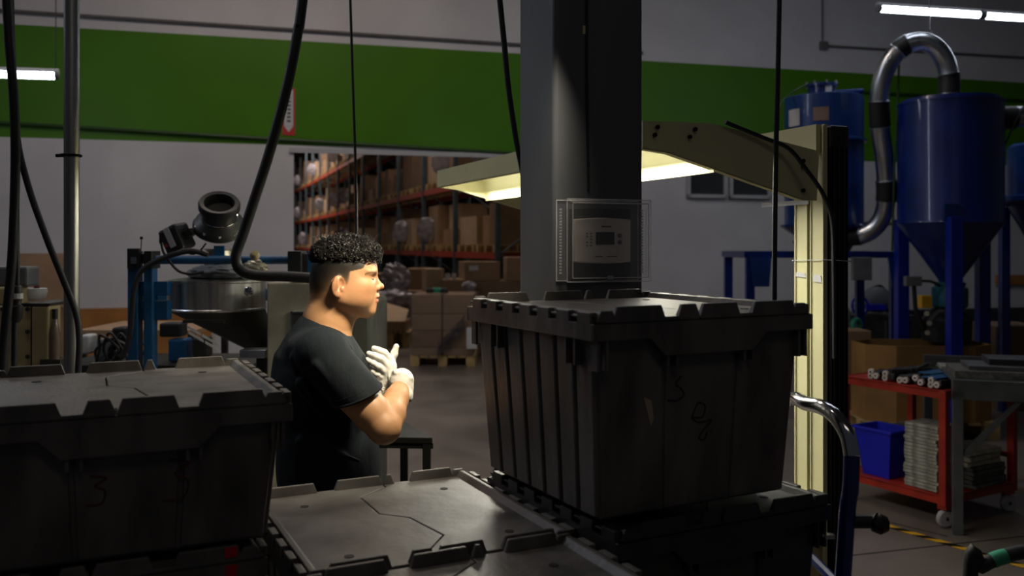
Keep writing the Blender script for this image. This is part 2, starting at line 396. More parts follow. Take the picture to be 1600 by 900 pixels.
# ---------------------------------------------------------------- lidded totes
TL = .54; TW = .54
SEAM = [(.455, 0), (.455, .09), (.57, .23), (.53, .48), (.44, .58), (.44, .83), (.585, .94), (.585, 1)]
def tote(X, drop, Z, th, H, label, mt='tote', group='grey lidded totes stacked in front', level_lid=True, worn=None):
    t = thing('storage_tote', label, 'tote', (X, Z, CAMZ-drop-H), th, group)
    worn = worn or mt
    def b(mb, n, m, par=t, bev=0): 
        return mb.build(n, m, par, world=False, bevel=bev)
    L, W = TL, TW; ins0, ins1 = .022, .045; zt = H-.04
    # body: tapered shell
    bd = MB(); bd.frustum((ins1, ins1), (L-ins1, W-ins1), 0, (ins0, ins0), (L-ins0, W-ins0), zt)
    # proud ribs on the short sides and wide panels on the long sides
    def slab(side, a0, a1, z0, z1, pr):
        # side 0: u=0 face, 1: u=L face, 2: v=0 face, 3: v=W face
        def pt(a, z, out):
            k = z/zt; i = ins1+(ins0-ins1)*k; a_ = i+(a*(L-2*i))
            return {0: (i-out, a_, z), 1: (L-i+out, a_, z), 2: (a_, i-out, z), 3: (a_, W-i+out, z)}[side]
        q = [pt(a0, z0, -.004), pt(a1, z0, -.004), pt(a1, z1, -.004), pt(a0, z1, -.004)]; r = [pt(a0+.006, z0, pr), pt(a1-.006, z0, pr), pt(a1-.006, z1, pr), pt(a0+.006, z1, pr)]
        bd.add([*q, *r], [(0,1,2,3),(7,6,5,4),(0,4,5,1),(1,5,6,2),(2,6,7,3),(3,7,4,0)])
    for sd in (0, 1):
        for i in range(7): slab(sd, i/7+.008, (i+1)/7-.008, .004, zt, .008)
    for sd in (2, 3):
        for a0, a1 in ((.0, .30), (.31, .665), (.675, 1.0)): slab(sd, a0, a1, .004, zt, .005)
    b(bd, 'body', mt, bev=.003)
    # flange band with the dropped handle skirt
    fb = MB(); z0, z1 = H-.062, H-.030; tk = .006
    fb.box((0, 0, z0), (L, tk, z1)).box((0, W-tk, z0), (L, W, z1)).box((0, tk, z0), (tk, W-tk, z1)).box((L-tk, tk, z0), (L, W-tk, z1))
    fb.box((0, 0, z1-.004), (L, .03, z1)).box((0, W-.03, z1-.004), (L, W, z1)).box((0, .03, z1-.004), (.03, W-.03, z1)).box((L-.03, .03, z1-.004), (L, W-.03, z1))
    b(fb, 'flange', mt, bev=.002)
    for v, s_ in ((0, 1), (W-tk, 1)):
        sk = MB(); sk.prism([(L*x, v, z0-z) for x, z in ((.23, -.003), (.30, .034), (.70, .034), (.77, -.003))], (0, tk, 0))
        b(sk, 'handle_skirt', mt, bev=.0015)
    fn = MB()
    for x in (.02, .055, .31, .35, .66, .70, .93, .965):
        fn.box((L*x, .004, z0-.055), (L*x+.006, ins0+.004, z0)); fn.box((L*x, W-ins0-.004, z0-.055), (L*x+.006, W-.004, z0))
    for y in (.13, .19, .72, .78):
        fn.box((.004, W*y, z0-.05), (ins0+.004, W*y+.006, z0)); fn.box((L-ins0-.004, W*y, z0-.05), (L-.004, W*y+.006, z0))
    b(fn, 'flange_ribs', mt)['kind'] = 'stuff'
    # lid halves
    pz = H-.022
    for half in (0, 1):
        s_ = [(u*L+(-.0015 if half == 0 else .0015), v*W) for u, v in SEAM]
        if half == 0: poly = [(.012, .002)]+[(u, min(max(v, .002), W-.002)) for u, v in s_]+[(.012, W-.002)]
        else: poly = [(L-.012, W-.002)]+[(u, min(max(v, .002), W-.002)) for u, v in s_[::-1]]+[(L-.012, .002)]
        lid = MB(); lid.prism([(u, v, pz-.008) for u, v in poly], (0, 0, .008))
        def rim(u0, u1, v, h, front):
            w0, w1 = (.0135, .0095); d = 1 if front else -1
            q = lambda u, dv, z: (u, v+d*dv, z)
            e = .008
            vs = [q(u0-e*.3, 0, pz-.006), q(u1+e*.3, 0, pz-.006), q(u1+e*.3, w0, pz-.006), q(u0-e*.3, w0, pz-.006), q(u0+e, .001, pz+h), q(u1-e, .001, pz+h), q(u1-e, w1, pz+h), q(u0+e, w1, pz+h)]
            fs = [(0,3,2,1),(4,5,6,7),(0,1,5,4),(1,2,6,5),(2,3,7,6),(3,0,4,7)]
            if not front: fs = [f[::-1] for f in fs]
            lid.add(vs, fs)
        fh = [(.02, .095, .015), (.085, .30, .022), (.36, .452, .022)] if half == 0 else [(.458, .64, .022), (.70, .915, .022), (.905, .98, .015)]
        bh = [(.02, .095, .015), (.085, .295, .022), (.37, .582, .022)] if half == 0 else [(.588, .635, .022), (.71, .915, .022), (.905, .98, .015)]
        for a0, a1, h in fh: rim(a0*L, a1*L, .002, h, True)
        for a0, a1, h in bh: rim(a0*L, a1*L, W-.002, h, False)
        # end ridge along the hinge side
        ux = .016 if half == 0 else L-.016; dd = 1 if half == 0 else -1
        lid.add([(ux, .004, pz-.004), (ux+dd*.026, .004, pz-.004), (ux+dd*.026, W-.004, pz-.004), (ux, W-.004, pz-.004), (ux+dd*.002, .006, pz+.012), (ux+dd*.012, .006, pz+.012), (ux+dd*.012, W-.006, pz+.012), (ux+dd*.002, W-.006, pz+.012)],
                [(0,3,2,1),(4,5,6,7),(0,1,5,4),(1,2,6,5),(2,3,7,6),(3,0,4,7)] if half == 0 else [(1,2,3,0),(7,6,5,4),(4,5,1,0),(5,6,2,1),(6,7,3,2),(7,4,0,3)])
        lo = b(lid, 'lid_half', worn, bev=.0018)
        for v in (.16, .80):
            u = (.20 if half == 0 else .80)*L
            hb = MB(); hb.cyl((u, v*W, pz+.0002), (u, v*W, pz+.0012), .009, n=14); b(hb, 'vent_hole', 'hole', lo)
        # hinge knuckles
        kn = MB(); ux = .0 if half == 0 else L-.014
        for i in range(7):
            v0 = (.02+i*.14)*W; kn.box((ux, v0, H-.034), (ux+.014, v0+.085*W, H-.010))
        b(kn, 'hinge_knuckles', mt, bev=.002)
        rd = MB(); rd.tube([(ux+.007, .01, H-.020), (ux+.007, W-.01, H-.020)], .0035, 8); b(rd, 'hinge_rod', 'dark_steel')
    return t
def shift(pose, du, dv):
    X, Z, th = pose; return X+du*math.cos(th)-dv*math.sin(th), Z+du*math.sin(th)+dv*math.cos(th)
tA = (-.888, 1.404, .445); tB = (-.355, 1.503, .457); tC = (.146, 1.605, .484)
A_ = tote(tA[0], .281-.022, tA[1], tA[2], .282, 'shallow grey tote on top of the left stack, closed lid, red chalk marks', 'tote')
C_ = tote(tC[0], .122-.010, tC[1], tC[2], .400, 'tall dark grey tote on top of the right stack, ribbed side', 'tote')
B_ = tote(tB[0], .566-.022, tB[1], tB[2], .362, 'grey tote with worn open lid surface between the two stacks', 'tote', worn='tote_worn')
gx, gz = shift(tB, -.012, -.548)
G_ = tote(gx, .566-.022, gz, tB[2], .362, 'grey tote nearest the camera at the bottom edge, only its lid visible', 'tote')
fx, fz = shift(tA, -.04, .02)
F_ = tote(fx, .259+.282, fz, tA[2], .372, 'grey tote right below the shallow tote with the red mark', 'tote')
dx_, dz_ = shift(tC, .050, -.005)
D_ = tote(dx_, .112+.400+.001, dz_, tC[2], .375, 'black tote right below the tall dark grey tote', 'tote_dark')
# the hidden lower totes that carry them
for (X, Z, th, top, n, lab) in ((tB[0], tB[1], tB[2], CAMZ-.544-.362, 2, 'under the middle tote with the worn lid'), (gx, gz, tB[2], CAMZ-.544-.362, 2, 'under the nearest tote'),
                           (fx, fz, tA[2], CAMZ-.541-.372, 2, 'of the left stack'), (dx_, dz_, tC[2], CAMZ-.513-.375, 2, 'of the right stack under the black tote')):
    h = top/n
    for i in range(n):
        o = tote(X, CAMZ-(top-i*h), Z, th, h, ('lowest dark tote ' if i == n-1 else 'second dark tote from the floor ')+lab, 'tote_dark')
# marks on the totes: drawn lines as thin proud strokes
def stroke(par, th_pose, pts, r, m, name='drawn_mark'):
    o = MB().tube(bez(pts, 5), r, 5).build(name, m, par, world=False); return o
def face_front(u, z, H):     # point on the front (v=0) face of a body
    zt = H-.04; k = z/zt; i = .045+(.022-.045)*k; return (u, i-.0055, z)
HA = .282
for u0, s_ in ((.22, .7), (.35, 1.0)):
    stroke(A_, tA, [face_front(u0+dx0*s_, .115+dz0*s_, HA) for dx0, dz0 in ((-.02, .05), (.015, .042), (-.01, .025), (.012, .01), (.004, -.02), (-.03, -.022))], .0016, 'marker_red')
HC = .400
stroke(C_, tC, [face_front(.215+a, .225+c, HC) for a, c in ((.0, .035), (-.012, .02), (.0, .012), (.008, -.002), (-.008, -.012), (-.03, -.01))], .0014, 'marker_black')
stroke(C_, tC, [face_front(.265+a, .175+c, HC) for a, c in ((-.02, .0), (-.006, .028), (.012, .022), (.006, .0), (-.02, .002), (.0, -.01), (.03, -.008), (.012, -.024), (.0, -.04), (.014, -.045), (.02, -.03))], .0014, 'marker_black')
lb = MB(); lb.prism([face_front(u, z, HC) for u, z in ((.128, .226), (.146, .218), (.154, .182), (.146, .170))], (0, -.0008, 0)); lb.build('peeled_label', 'cardboard_light', C_, world=False)
lb = MB(); lb.box((.465, .0, .372-.06), (.485, -.0012, .372-.033)); lb.build('red_tape', 'red_tape', F_, world=False)
lb = MB(); lb.box((.463, .001, .372-.02), (.485, .0, .372-.001)); lb.build('red_tape', 'red_tape', F_, world=False)
# ---------------------------------------------------------------- grey steel column with thermostat
ph = .34; e1 = Vector((math.cos(ph), math.sin(ph), 0)); nf = Vector((math.sin(ph), -math.cos(ph), 0))
c0 = Vector((.111, 2.40, 0)); S = .27
col = thing('steel_column', 'wide grey steel column with a dark front face in the middle of the picture', 'column', c0)
r_ = .014
poly = []
for (cc, a, b) in ((c0+e1*r_-nf*r_, 180, 270), (c0+e1*(S-r_)-nf*r_, 270, 360), (c0+e1*(S-r_)-nf*(S-r_), 0, 90), (c0+e1*r_-nf*(S-r_), 90, 180)):
    for k in range(5):
        an = R(a+(b-a)*k/4)+ph; poly.append(cc+Vector((math.cos(an), math.sin(an), 0))*r_)
MB().prism(poly, (0, 0, CEIL)).build('shaft', 'column', col)
q = c0+e1*.5*S-nf*.5*S
MB().box((q.x-.22, q.y-.20, 0), (q.x+.22, q.y+.20, .02)).build('base_plate', 'column', col)
cb = MB().tube([c0+nf*.004+e1*(.10+.004*math.sin(z*5))+Vector((0, 0, z)) for z in [1.80+.1*i for i in range(46)]], .0035, 6)
tag(cb.build('thermostat_wire', 'rubber', smooth=True), 'thin black wire running down the column face to the thermostat', 'wire')
sb = MB(); sb.prism([c0+nf*.0008+e1*a+Vector((0, 0, z)) for a, z in ((.085, 2.222), (.097, 2.222), (.097, 2.245), (.085, 2.245))], nf*.001)
sb.build('paint_spot', 'cream', col)
def face(a, z, o): return c0+e1*a+nf*o+Vector((0, 0, z))
def fbox(mb, a0, a1, z0, z1, o0, o1):
    p = [face(a0, z0, o0), face(a1, z0, o0), face(a1, z1, o0), face(a0, z1, o0)]; return mb.prism(p, nf*(o1-o0))
zt0, zt1 = P(900, 440, 2.37).z, P(900, 312, 2.37).z
th = thing('thermostat', 'white wall thermostat under a clear plastic guard on the column', 'thermostat', face(.12, zt0, 0))
fbox(MB(), .035, .215, zt0+.012, zt1-.022, .001, .030).build('mounting_box', 'plastic_black', th, bevel=.003)
tz0, tz1 = P(900, 410, 2.35).z, P(900, 342, 2.35).z
hs = MB(); pts = []
for k in range(9): pts.append((.040+.162*k/8, tz1+.004*math.sin(math.pi*k/8)))
for k in range(9): pts.append((.202-.162*k/8, tz0-.004*math.sin(math.pi*k/8)))
hs.prism([face(a, z, .031) for a, z in pts], nf*.026); hs.build('housing', 'thermo', th, bevel=.003)
zc = (tz0+tz1)/2+.006
fbox(MB(), .098, .152, zc-.016, zc+.017, .0572, .0585).build('screen', 'lcd', th)
for k, (a, z) in enumerate(((.168, zc+.008), (.168, zc-.010))):
    MB().cyl(face(a, z, .057), face(a, z, .0595), .006, n=14).build('button', 'column', th)
pr = MB()
for (a, z, w, h) in ((.114, tz1-.021, .030, .0035), (.096, tz0+.014, .022, .002), (.13, tz0+.014, .03, .002)): fbox(pr, a, a+w, z, z+h, .0572, .0576)
for i in range(5):
    for j, a in enumerate((.070, .082)):
        if (i+j) % 3 != 2 or j: fbox(pr, a, a+.005, zc+.012-i*.008, zc+.0145-i*.008, .0572, .0576)
pr.build('printed_lettering', 'ink', th)
# clear guard: five thin walls with a bright lip and a row of vent slots down each side
gd = MB(); a0, a1 = .008, .252; d_ = .085
fbox(gd, a0+.012, a1-.012, zt0+.01, zt1-.008, d_-.003, d_)
fbox(gd, a0, a0+.0035, zt0, zt1, .001, d_-.01); fbox(gd, a1-.0035, a1, zt0, zt1, .001, d_-.01)
fbox(gd, a0, a1, zt1-.0035, zt1, .001, d_-.01); fbox(gd, a0, a1, zt0, zt0+.0035, .001, d_-.01)
for a in (a0, a1):
    s_ = 1 if a == a0 else -1
    gd.prism([face(a, zt0, d_-.010), face(a, zt1, d_-.010), face(a+s_*.012, zt1-.010, d_), face(a+s_*.012, zt0+.010, d_)], nf*-.003)
gd.prism([face(a0, zt1, d_-.010), face(a1, zt1, d_-.010), face(a1-.012, zt1-.010, d_), face(a0+.012, zt1-.010, d_)], nf*-.003)
gd.build('clear_guard', 'clear_cover', th)
lp = MB(); rr = .0016
cn = [face(a0, zt0, .002), face(a0, zt1, .002), face(a1, zt1, .002), face(a1, zt0, .002)]
co = [face(a0, zt0, d_-.01), face(a0, zt1, d_-.01), face(a1, zt1, d_-.01), face(a1, zt0, d_-.01)]
ci = [face(a0+.012, zt0+.01, d_), face(a0+.012, zt1-.01, d_), face(a1-.012, zt1-.01, d_), face(a1-.012, zt0+.01, d_)]
for ring in (cn, co, ci):
    for k in range(4): lp.cyl(ring[k], ring[(k+1) % 4], rr, n=6)
M['guard_edge'] = mat('guard_edge', (.75, .76, .80), .15, var=0, alpha=.5)
lp.build('guard_edges', 'guard_edge', th)
vs_ = MB(); n_ = 22
for i in range(n_):
    z = zt0+.02+i*(zt1-zt0-.04)/n_
    for a in (a0, a1-.0015): fbox(vs_, a-.0005, a+.002, z, z+.005, .022, .034)
    fbox(vs_, a1-.022, a1-.018, z, z+.004, d_, d_+.0008)
o = vs_.build('guard_vent_slots', 'guard_edge', th); o['kind'] = 'stuff'
fbox(MB(), .118, .134, zt0+.006, zt0+.016, d_-.001, d_+.006).build('guard_lock', 'galv', th, bevel=.001)

# ---------------------------------------------------------------- lit canopy frame over the work place
ld = Vector((-.39, .921, 0)).normalized(); ed = Vector((.921, .39, 0)).normalized()
K0 = Vector((.406, 2.80, CAMZ)); KL = 2.04
def K(s, l, z): return K0+ed*s+ld*l+Vector((0, 0, z))
cf = thing('light_canopy', 'cream metal canopy frame with bright work light above the worker', 'work light', (K(.66, 0, 0).x, K(.66, 0, 0).y, 0))
prof = [(0, .300), (.0985, .290), (.63, .152), (.69, .152), (.70, .318), (.256, .390), (0, .384)]
for l0, nm in ((-.004, 'near'), (KL, 'far')):
    MB().prism([K(s, l0, z) for s, z in prof], ld*.004).build('end_plate', 'cream', cf)
    fl_ = MB()
    for (s0, z0), (s1, z1) in ((prof[0], prof[1]), (prof[1], prof[2]), (prof[4], prof[5]), (prof[5], prof[6])):
        l_ = l0 if nm == 'near' else l0-.026
        fl_.prism([K(s0, l_, z0), K(s1, l_, z1), K(s1, l_+.03, z1), K(s0, l_+.03, z0)], (0, 0, .004))
    fl_.build('plate_flange', 'cream', cf)
    bo = MB()
    for s, z in ((.04, .345), (.17, .345), (.05, .37), (.19, .37), (.625, .285), (.625, .265), (.625, .185)):
        bo.cyl(K(s, l0-.004, z), K(s, l0-.012, z), .007, n=8)
    bo.build('bolts', 'black_metal', cf)
MB().prism([K(0, 0, .300), K(0, KL, .300), K(0, KL, .384), K(0, 0, .384)], ed*.003).build('front_fascia', 'cream', cf)
MB().prism([K(.27, 0, .236), K(.27, KL, .236), K(.25, KL, .386), K(.25, 0, .386)], ed*.003).build('rear_reflector', 'cream', cf)
MB().prism([K(0, 0, .384), K(.256, 0, .390), K(.256, KL, .390), K(0, KL, .384)], (0, 0, .004)).build('top_panel', 'cream', cf)
MB().prism([K(.0, 0, .300), K(.022, 0, .300), K(.022, KL, .300), K(.0, KL, .300)], (0, 0, .003)).build('bottom_lip', 'cream', cf)
for s in (.085, .165):
    for l0 in (.06, 1.04):
        MB().tube([K(s, l0, .348), K(s, l0+.93, .348)], .014, 12).build('lamp_tube', 'lamp_tube', cf, smooth=True)
_c = K(.125, KL/2, .283); _cl = area('canopy_lamp_light', tuple(_c), (.20, 1.9), 42, (1, .96, .82), (0, 0, math.atan2(ld.y, ld.x)-R(90)))
hd = MB(); hd.prism([K(.69, .0, .318), K(.69, KL+.1, .318), K(.69, KL+.1, .414), K(.69, .0, .414)], ed*.02); hd.build('header_beam', 'cream', cf)
zf = -CAMZ
for l0, l1 in ((-.015, .050), (.064, .129), (KL-.03, KL+.035), (KL+.049, KL+.114)):
    MB().prism([K(.712, l0, zf), K(.712, l1, zf), K(.712, l1, .414), K(.712, l0, .414)], ed*.014).build('post', 'cream', cf)
    lp_ = MB()
    for e in (l0, l1-.005): lp_.prism([K(.707, e, zf), K(.707, e+.005, zf), K(.707, e+.005, .41), K(.707, e, .41)], ed*.005)
    lp_.build('post_lip', 'cream', cf)
for l0 in (.050, KL+.035):
    MB().prism([K(.716, l0, zf), K(.716, l0+.014, zf), K(.716, l0+.014, .414), K(.716, l0, .414)], ed*.01).build('slot_bar', 'black_metal', cf)
ex = MB()
ex.prism([K(.730, -.03, zf), K(.803, -.03, zf), K(.803, .05, zf), K(.730, .05, zf)], (0, 0, -zf+.405)); ex.build('side_upright', 'black_metal', cf)
for s in (.738, .756, .780):
    MB().prism([K(s, -.034, zf), K(s+.006, -.034, zf), K(s+.006, -.030, zf), K(s, -.030, zf)], (0, 0, -zf+.38)).build('upright_ridge', 'plastic_black', cf)
MB().prism([K(.728, -.032, .33), K(.808, -.032, .33), K(.808, .052, .33), K(.728, .052, .33)], (0, 0, .08)).build('upright_cap', 'plastic_black', cf, bevel=.008)
MB().prism([K(.60, -.012, zf), K(.84, -.012, zf), K(.84, .15, zf), K(.60, .15, zf)], (0, 0, .012)).build('foot_plate', 'cream', cf)
tw = MB().tube([K(s, l, z) for s, l, z in ((.703, .135, -.055), (.703, .06, -.053), (.703, -.02, -.05), (.74, -.040, -.052), (.81, -.038, -.056), (.81, .05, -.055))], .0016, 5)
tag(tw.build('twine', 'white_paper'), 'thin pale twine tied round the cream posts', 'string')
o = MB().prism([K(.703, .05, .142), K(.703, .30, .142), K(.703, .30, .158), K(.703, .05, .158)], ed*-.004)
tag(o.build('pale_strap', 'white_plastic'), 'pale horizontal strap across the post below the arm', 'strap')
for i, (l, z, w, h) in enumerate(((.095, -.105, .055, .018), (.012, -.115, .045, .030))):
    o = MB().prism([K(.7065, l-w/2, z-h/2), K(.7065, l+w/2, z-h/3), K(.7065, l+w/2.4, z+h/2), K(.7065, l-w/3, z+h/2.5)], ed*-.0006)
    o.build('torn_sticker', 'white_paper', cf)
# black cable looping from the arm down beside the upright
tag(MB().tube(bez([K(.30, -.02, .398), P(1190, 214, 2.95), P(1232, 232, 2.97), P(1262, 268, 2.98), P(1286, 303, 2.98), P(1300, 345, 2.98), P(1303, 420, 2.98), P(1304, 560, 2.98)]), .0075, 8).build('lamp_cable', 'cable', smooth=True), 'black cable looping from the canopy arm down the dark upright', 'cable')
bx = MB().prism([K(.53, -.02, zf+.35), K(.69, -.02, zf+.35), K(.69, .11, zf+.35), K(.53, .11, zf+.35)], (0, 0, .42))
bx_o = thing('power_box', 'cream metal box at the foot of the lit post, just right of the black tote', 'box', K(.58, .04, zf))
bx.build('cabinet', 'cream_machine', bx_o, bevel=.004)
MB().prism([K(.52, -.0, zf), K(.63, -.0, zf), K(.63, .09, zf), K(.52, .09, zf)], (0, 0, .35)).build('stand', 'dark_steel', bx_o)

# ---------------------------------------------------------------- hand truck beside the right stack
ht = thing('hand_truck', 'hand truck with curved chrome and blue tube handle beside the right stack', 'hand truck', (.68, 2.0, 0))
rail = bez([Vector((.672, 1.86, .12)), Vector((.675, 1.86, .7)), P(1322, 830, 1.86), P(1329, 760, 1.86)]+[P(1331, 712, 1.87)], 6)
MB().tube(rail, .0165, 14).build('rail', 'truck_blue', ht, smooth=True)
arch = bez([P(1331, 712, 1.87), P(1324, 680, 1.88), P(1306, 652, 1.91), P(1283, 636, 1.96), P(1258, 630, 2.03), Vector((.665, 2.10, P(1258, 630, 2.03).z-.002)), Vector((.665, 2.20, 1.26)), Vector((.667, 2.27, 1.16)), Vector((.668, 2.29, 1.05))], 6)
MB().tube(arch, .0165, 14).build('handle_loop', 'chrome', ht, smooth=True)
MB().tube([Vector((.668, 2.29, 1.05)), Vector((.668, 2.29, .12))], .0165, 14).build('rail', 'truck_blue', ht, smooth=True)
for z in (.95, .62, .3): MB().tube([Vector((.672, 1.86, z)), Vector((.668, 2.29, z))], .011, 8).build('cross_bar', 'truck_blue', ht, smooth=True)
g0 = P(1331, 815, 1.86)
MB().tube([g0, g0+Vector((.045, 0, .0)), g0+Vector((.05, -.005, .0))], [.014, .014, .02], 12).build('grip', 'rubber', ht, smooth=True)
MB().lathe([(0, -.022), (.016, -.015), (.022, 0), (.016, .015), (0, .022)], g0+Vector((.055, -.005, -.003)), (1, 0, 0), 14).build('grip_knob', 'rubber', ht, smooth=True)
MB().box((.648, 1.852, g0.z-.034), (.668, 1.868, g0.z-.026)).build('bracket', 'chrome', ht)
MB().box((.65, 1.84, 0.005), (.93, 2.31, .012)).build('toe_plate', 'dark_steel', ht)
for y in (1.82, 2.33):
    w = MB().lathe([(.02, -.022), (.10, -.022), (.115, -.012), (.115, .012), (.10, .022), (.02, .022)], (.64-.0, y, .116), (0, 1, 0), 24).build('wheel', 'rubber', ht, smooth=True)
    MB().cyl((.64, y-.028, .116), (.64, y+.028, .116), .022).build('hub', 'galv', w)
MB().tube([(.64, 1.8, .116), (.64, 2.35, .116)], .01, 8).build('axle', 'galv', ht)

# ---------------------------------------------------------------- black work table behind the elbow
bt = thing('small_table', 'small black metal table behind the worker\'s elbow', 'table', (-.40, 3.3, 0))
a = P(676, 684, 3.2); sv = Vector((-.127, .28, 0)); fv = Vector((-.50, .03, 0)); zt_ = a.z
MB().prism([a, a+fv, a+fv+sv, a+sv], (0, 0, -.022)).build('table_top', 'black_metal', bt, bevel=.003)
for f_, s_ in ((.03, .06), (.03, .93), (.95, .06), (.95, .93)):
    p = a+fv*f_+sv*s_; MB().box((p.x-.014, p.y-.014, 0), (p.x+.014, p.y+.014, zt_-.022)).build('leg', 'black_metal', bt)
MB().prism([a+Vector((0, .01, -.022)), a+fv+Vector((0, .01, -.022)), a+fv+Vector((0, .03, -.022)), a+Vector((0, .03, -.022))], (0, 0, -.02)).build('apron', 'black_metal', bt)
hr = MB().tube(bez([Vector((1.12, 2.2, .0)), P(1516, 905, 2.2), P(1532, 886, 2.2), P(1560, 872, 2.2), P(1600, 862, 2.2), P(1650, 860, 2.2), P(1700, 880, 2.2), P(1720, 920, 2.2), Vector((1.46, 2.2, 0))], 8), .017, 12)
hr_o = thing('cart_handle', 'black curved tube handle with green tape at the bottom right corner', 'handle', (1.3, 2.2, 0))
hr.build('tube', 'rubber', hr_o, smooth=True)
MB().tube(bez([P(1550, 876, 2.2), P(1560, 872, 2.2), P(1572, 868.5, 2.2)], 5), .0185, 12).build('tape_wrap', 'green_plastic', hr_o, smooth=True)

# ---------------------------------------------------------------- pole and hanging cables
po = thing('silver_pole', 'shiny silver pipe rising from floor to ceiling at the left', 'pole', (P(110, 383, 3.2).x, 3.2, 0))
px_ = P(112, 383, 3.2).x
MB().cyl((px_, 3.2, 0), (px_, 3.2, CEIL), .026, n=24).build('pipe', 'steel', po, smooth=True)
x2 = P(100, 383, 3.2).x
MB().cyl((x2+.004, 3.215, 0), (x2+.004, 3.215, CEIL), .010, n=12).build('thin_pipe', 'galv', po, smooth=True)
z = P(0, 243, 3.2).z; MB().torus((px_-.004, 3.2, z), .034, .005, n=24, m=6).build('clamp', 'black_metal', po)
MB().cyl((px_-.034, 3.2, z), (px_-.056, 3.2, z), .006, n=8).build('clamp_bolt', 'black_metal', po)
def cable(pts, r, label, Y, m='cable', n=8):
    pp = [P(x, y, Y if not isinstance(Y, list) else Y[i]) for i, (x, y) in enumerate(pts)]
    # carry on upwards to the ceiling
    d = pp[0]-pp[1]; d.z = max(d.z, .01); top = pp[0]+d*((CEIL-.0-pp[0].z)/d.z)
    top.x = pp[0].x+max(-.5, min(.5, top.x-pp[0].x)); top.z = CEIL
    pp = [top, pp[0]+(top-pp[0])*.3]+pp if (top-pp[0]).length > .3 else pp
    return tag(MB().tube(bez(pp, n), r, 10).build('hanging_cable', m, smooth=True), label, 'cable', 'cables hanging from the ceiling')
cable([(474, -10), (466, 45), (452, 120), (436, 185), (418, 248), (398, 310), (380, 365), (369, 398), (374, 420), (398, 430), (450, 432), (505, 436)], .0195, 'thick black hose curving down to the machine behind the worker', 3.3, 'rubber')
cable([(547, -10), (551, 120), (555, 240), (557, 330), (557, 400)], .0055, 'thin straight black cable ending behind the worker\'s head', 3.6)
cable([(780, -10), (788, 70), (795, 140), (806, 215), (815, 260), (822, 300)], .009, 'black cable passing in front of the canopy beside the column', 2.78)
cable([(1218, -10), (1216, 90), (1213, 210), (1211, 330), (1210, 455), (1210, 520)], .0075, 'black cable hanging right of the column in front of the canopy arm', 2.6)
cable([(10, -10), (14, 60), (22, 160), (24, 260), (19, 400), (8, 520), (2, 620)], .0145, 'thick black cable at the far left edge, outermost', 2.9)
cable([(14, -10), (20, 100), (26, 210), (44, 290), (72, 370), (100, 440), (119, 490), (124, 530), (122, 585)], .0105, 'black cable slanting right across the silver pole', 2.95)
pc = cable([(17, -10), (21, 150), (25, 300), (26, 400), (26, 455), (23, 500), (22, 600)], .0095, 'black cable with an inline plug at the far left', 2.98)
pl = MB().lathe([(.008, .045), (.018, .04), (.020, -.005), (.017, -.008), (.017, -.022), (.021, -.026), (.020, -.065), (.010, -.08)], P(25, 466, 2.98), (0, 0, 1), 14)
pl.build('plug', 'plastic_black', pc, smooth=True)
MB().cyl(P(25, 463, 2.98)-Vector((0, 0, .008)), P(25, 463, 2.98)+Vector((0, 0, .010)), .0215, n=14).build('plug_ring', 'white_plastic', pc)
# ---------------------------------------------------------------- feeder machine on a blue frame, left of the worker
YM = 3.9
def cpx(x0, y0, x1, y1, Y=YM, d=.06): return cuboid_px(MB(), x0, y0, x1, y1, Y, d)
mc = thing('feeder_machine', 'machine with steel hopper bowl, black valve and blue tube frame', 'machine', (P(330, 383, YM).x, YM+.2, 0))
gy = 900
def post(x0, x1, ytop, Y=YM, d=.06, m='blue_paint', name='frame_post'):
    a = P(x0, ytop, Y); b = P(x1, ytop, Y); return MB().box((a.x, Y, 0), (b.x, Y+d, a.z)).build(name, m, mc, bevel=.003)
post(199, 215, 392); post(224, 238, 394); post(480, 492, 392); post(199, 215, 400, YM+.9); post(480, 492, 400, YM+.9)
MB().cyl(P(238, 406, YM+.03), P(455, 406, YM+.03), .019, n=16).build('frame_tube', 'blue_paint', mc, smooth=True)
cpx(224, 392, 237, 420, YM-.02, .10).build('clamp_block', 'plastic_black', mc, bevel=.004)
cpx(198, 388, 218, 420, YM-.02, .02).build('control_cap', 'plastic_black', mc, bevel=.004)
cpx(204, 402, 213, 412, YM-.026, .006).build('cap_plate', 'galv', mc)
cpx(215, 396, 226, 412, YM, .04).build('clamp_block', 'plastic_black', mc, bevel=.004)
cpx(449, 392, 471, 440, YM-.02, .10).build('clamp_block', 'plastic_black', mc, bevel=.004)
cpx(471, 396, 482, 438, YM, .06).build('clamp_block', 'rubber', mc, bevel=.004)
an = MB(); an.cyl(P(220, 396, YM+.02), P(221, 375, YM+.02), .0022, n=6); an.lathe([(0, -.008), (.007, -.004), (.007, .004), (0, .008)], P(221, 372, YM+.02), n=10); an.build('antenna', 'black_metal', mc)
for (y0, y1) in ((440, 462), (470, 500)): cpx(216, y0, 262, y1, YM+.02, .05).build('cross_rail', 'blue_paint', mc, bevel=.003)
cpx(216, 452, 480, 470, YM+.75, .05).build('cross_rail', 'blue_paint', mc)
# hopper bowl
cx = P(337, 440, YM+.26); rb = px_m(79, YM+.0)
zt_, zb_ = P(0, 440, YM+.06).z, P(0, 489, YM+.06).z
bowl = MB().lathe([(rb, zb_-zt_), (rb+.004, zb_-zt_+.008), (rb, zb_-zt_+.012), (rb, -.012), (rb+.006, -.008), (rb+.006, 0), (rb-.01, .004), (.10, .02), (0, .022)], (cx.x, YM+.28, zt_), n=48).build('hopper_bowl', 'steel', mc, smooth=True)
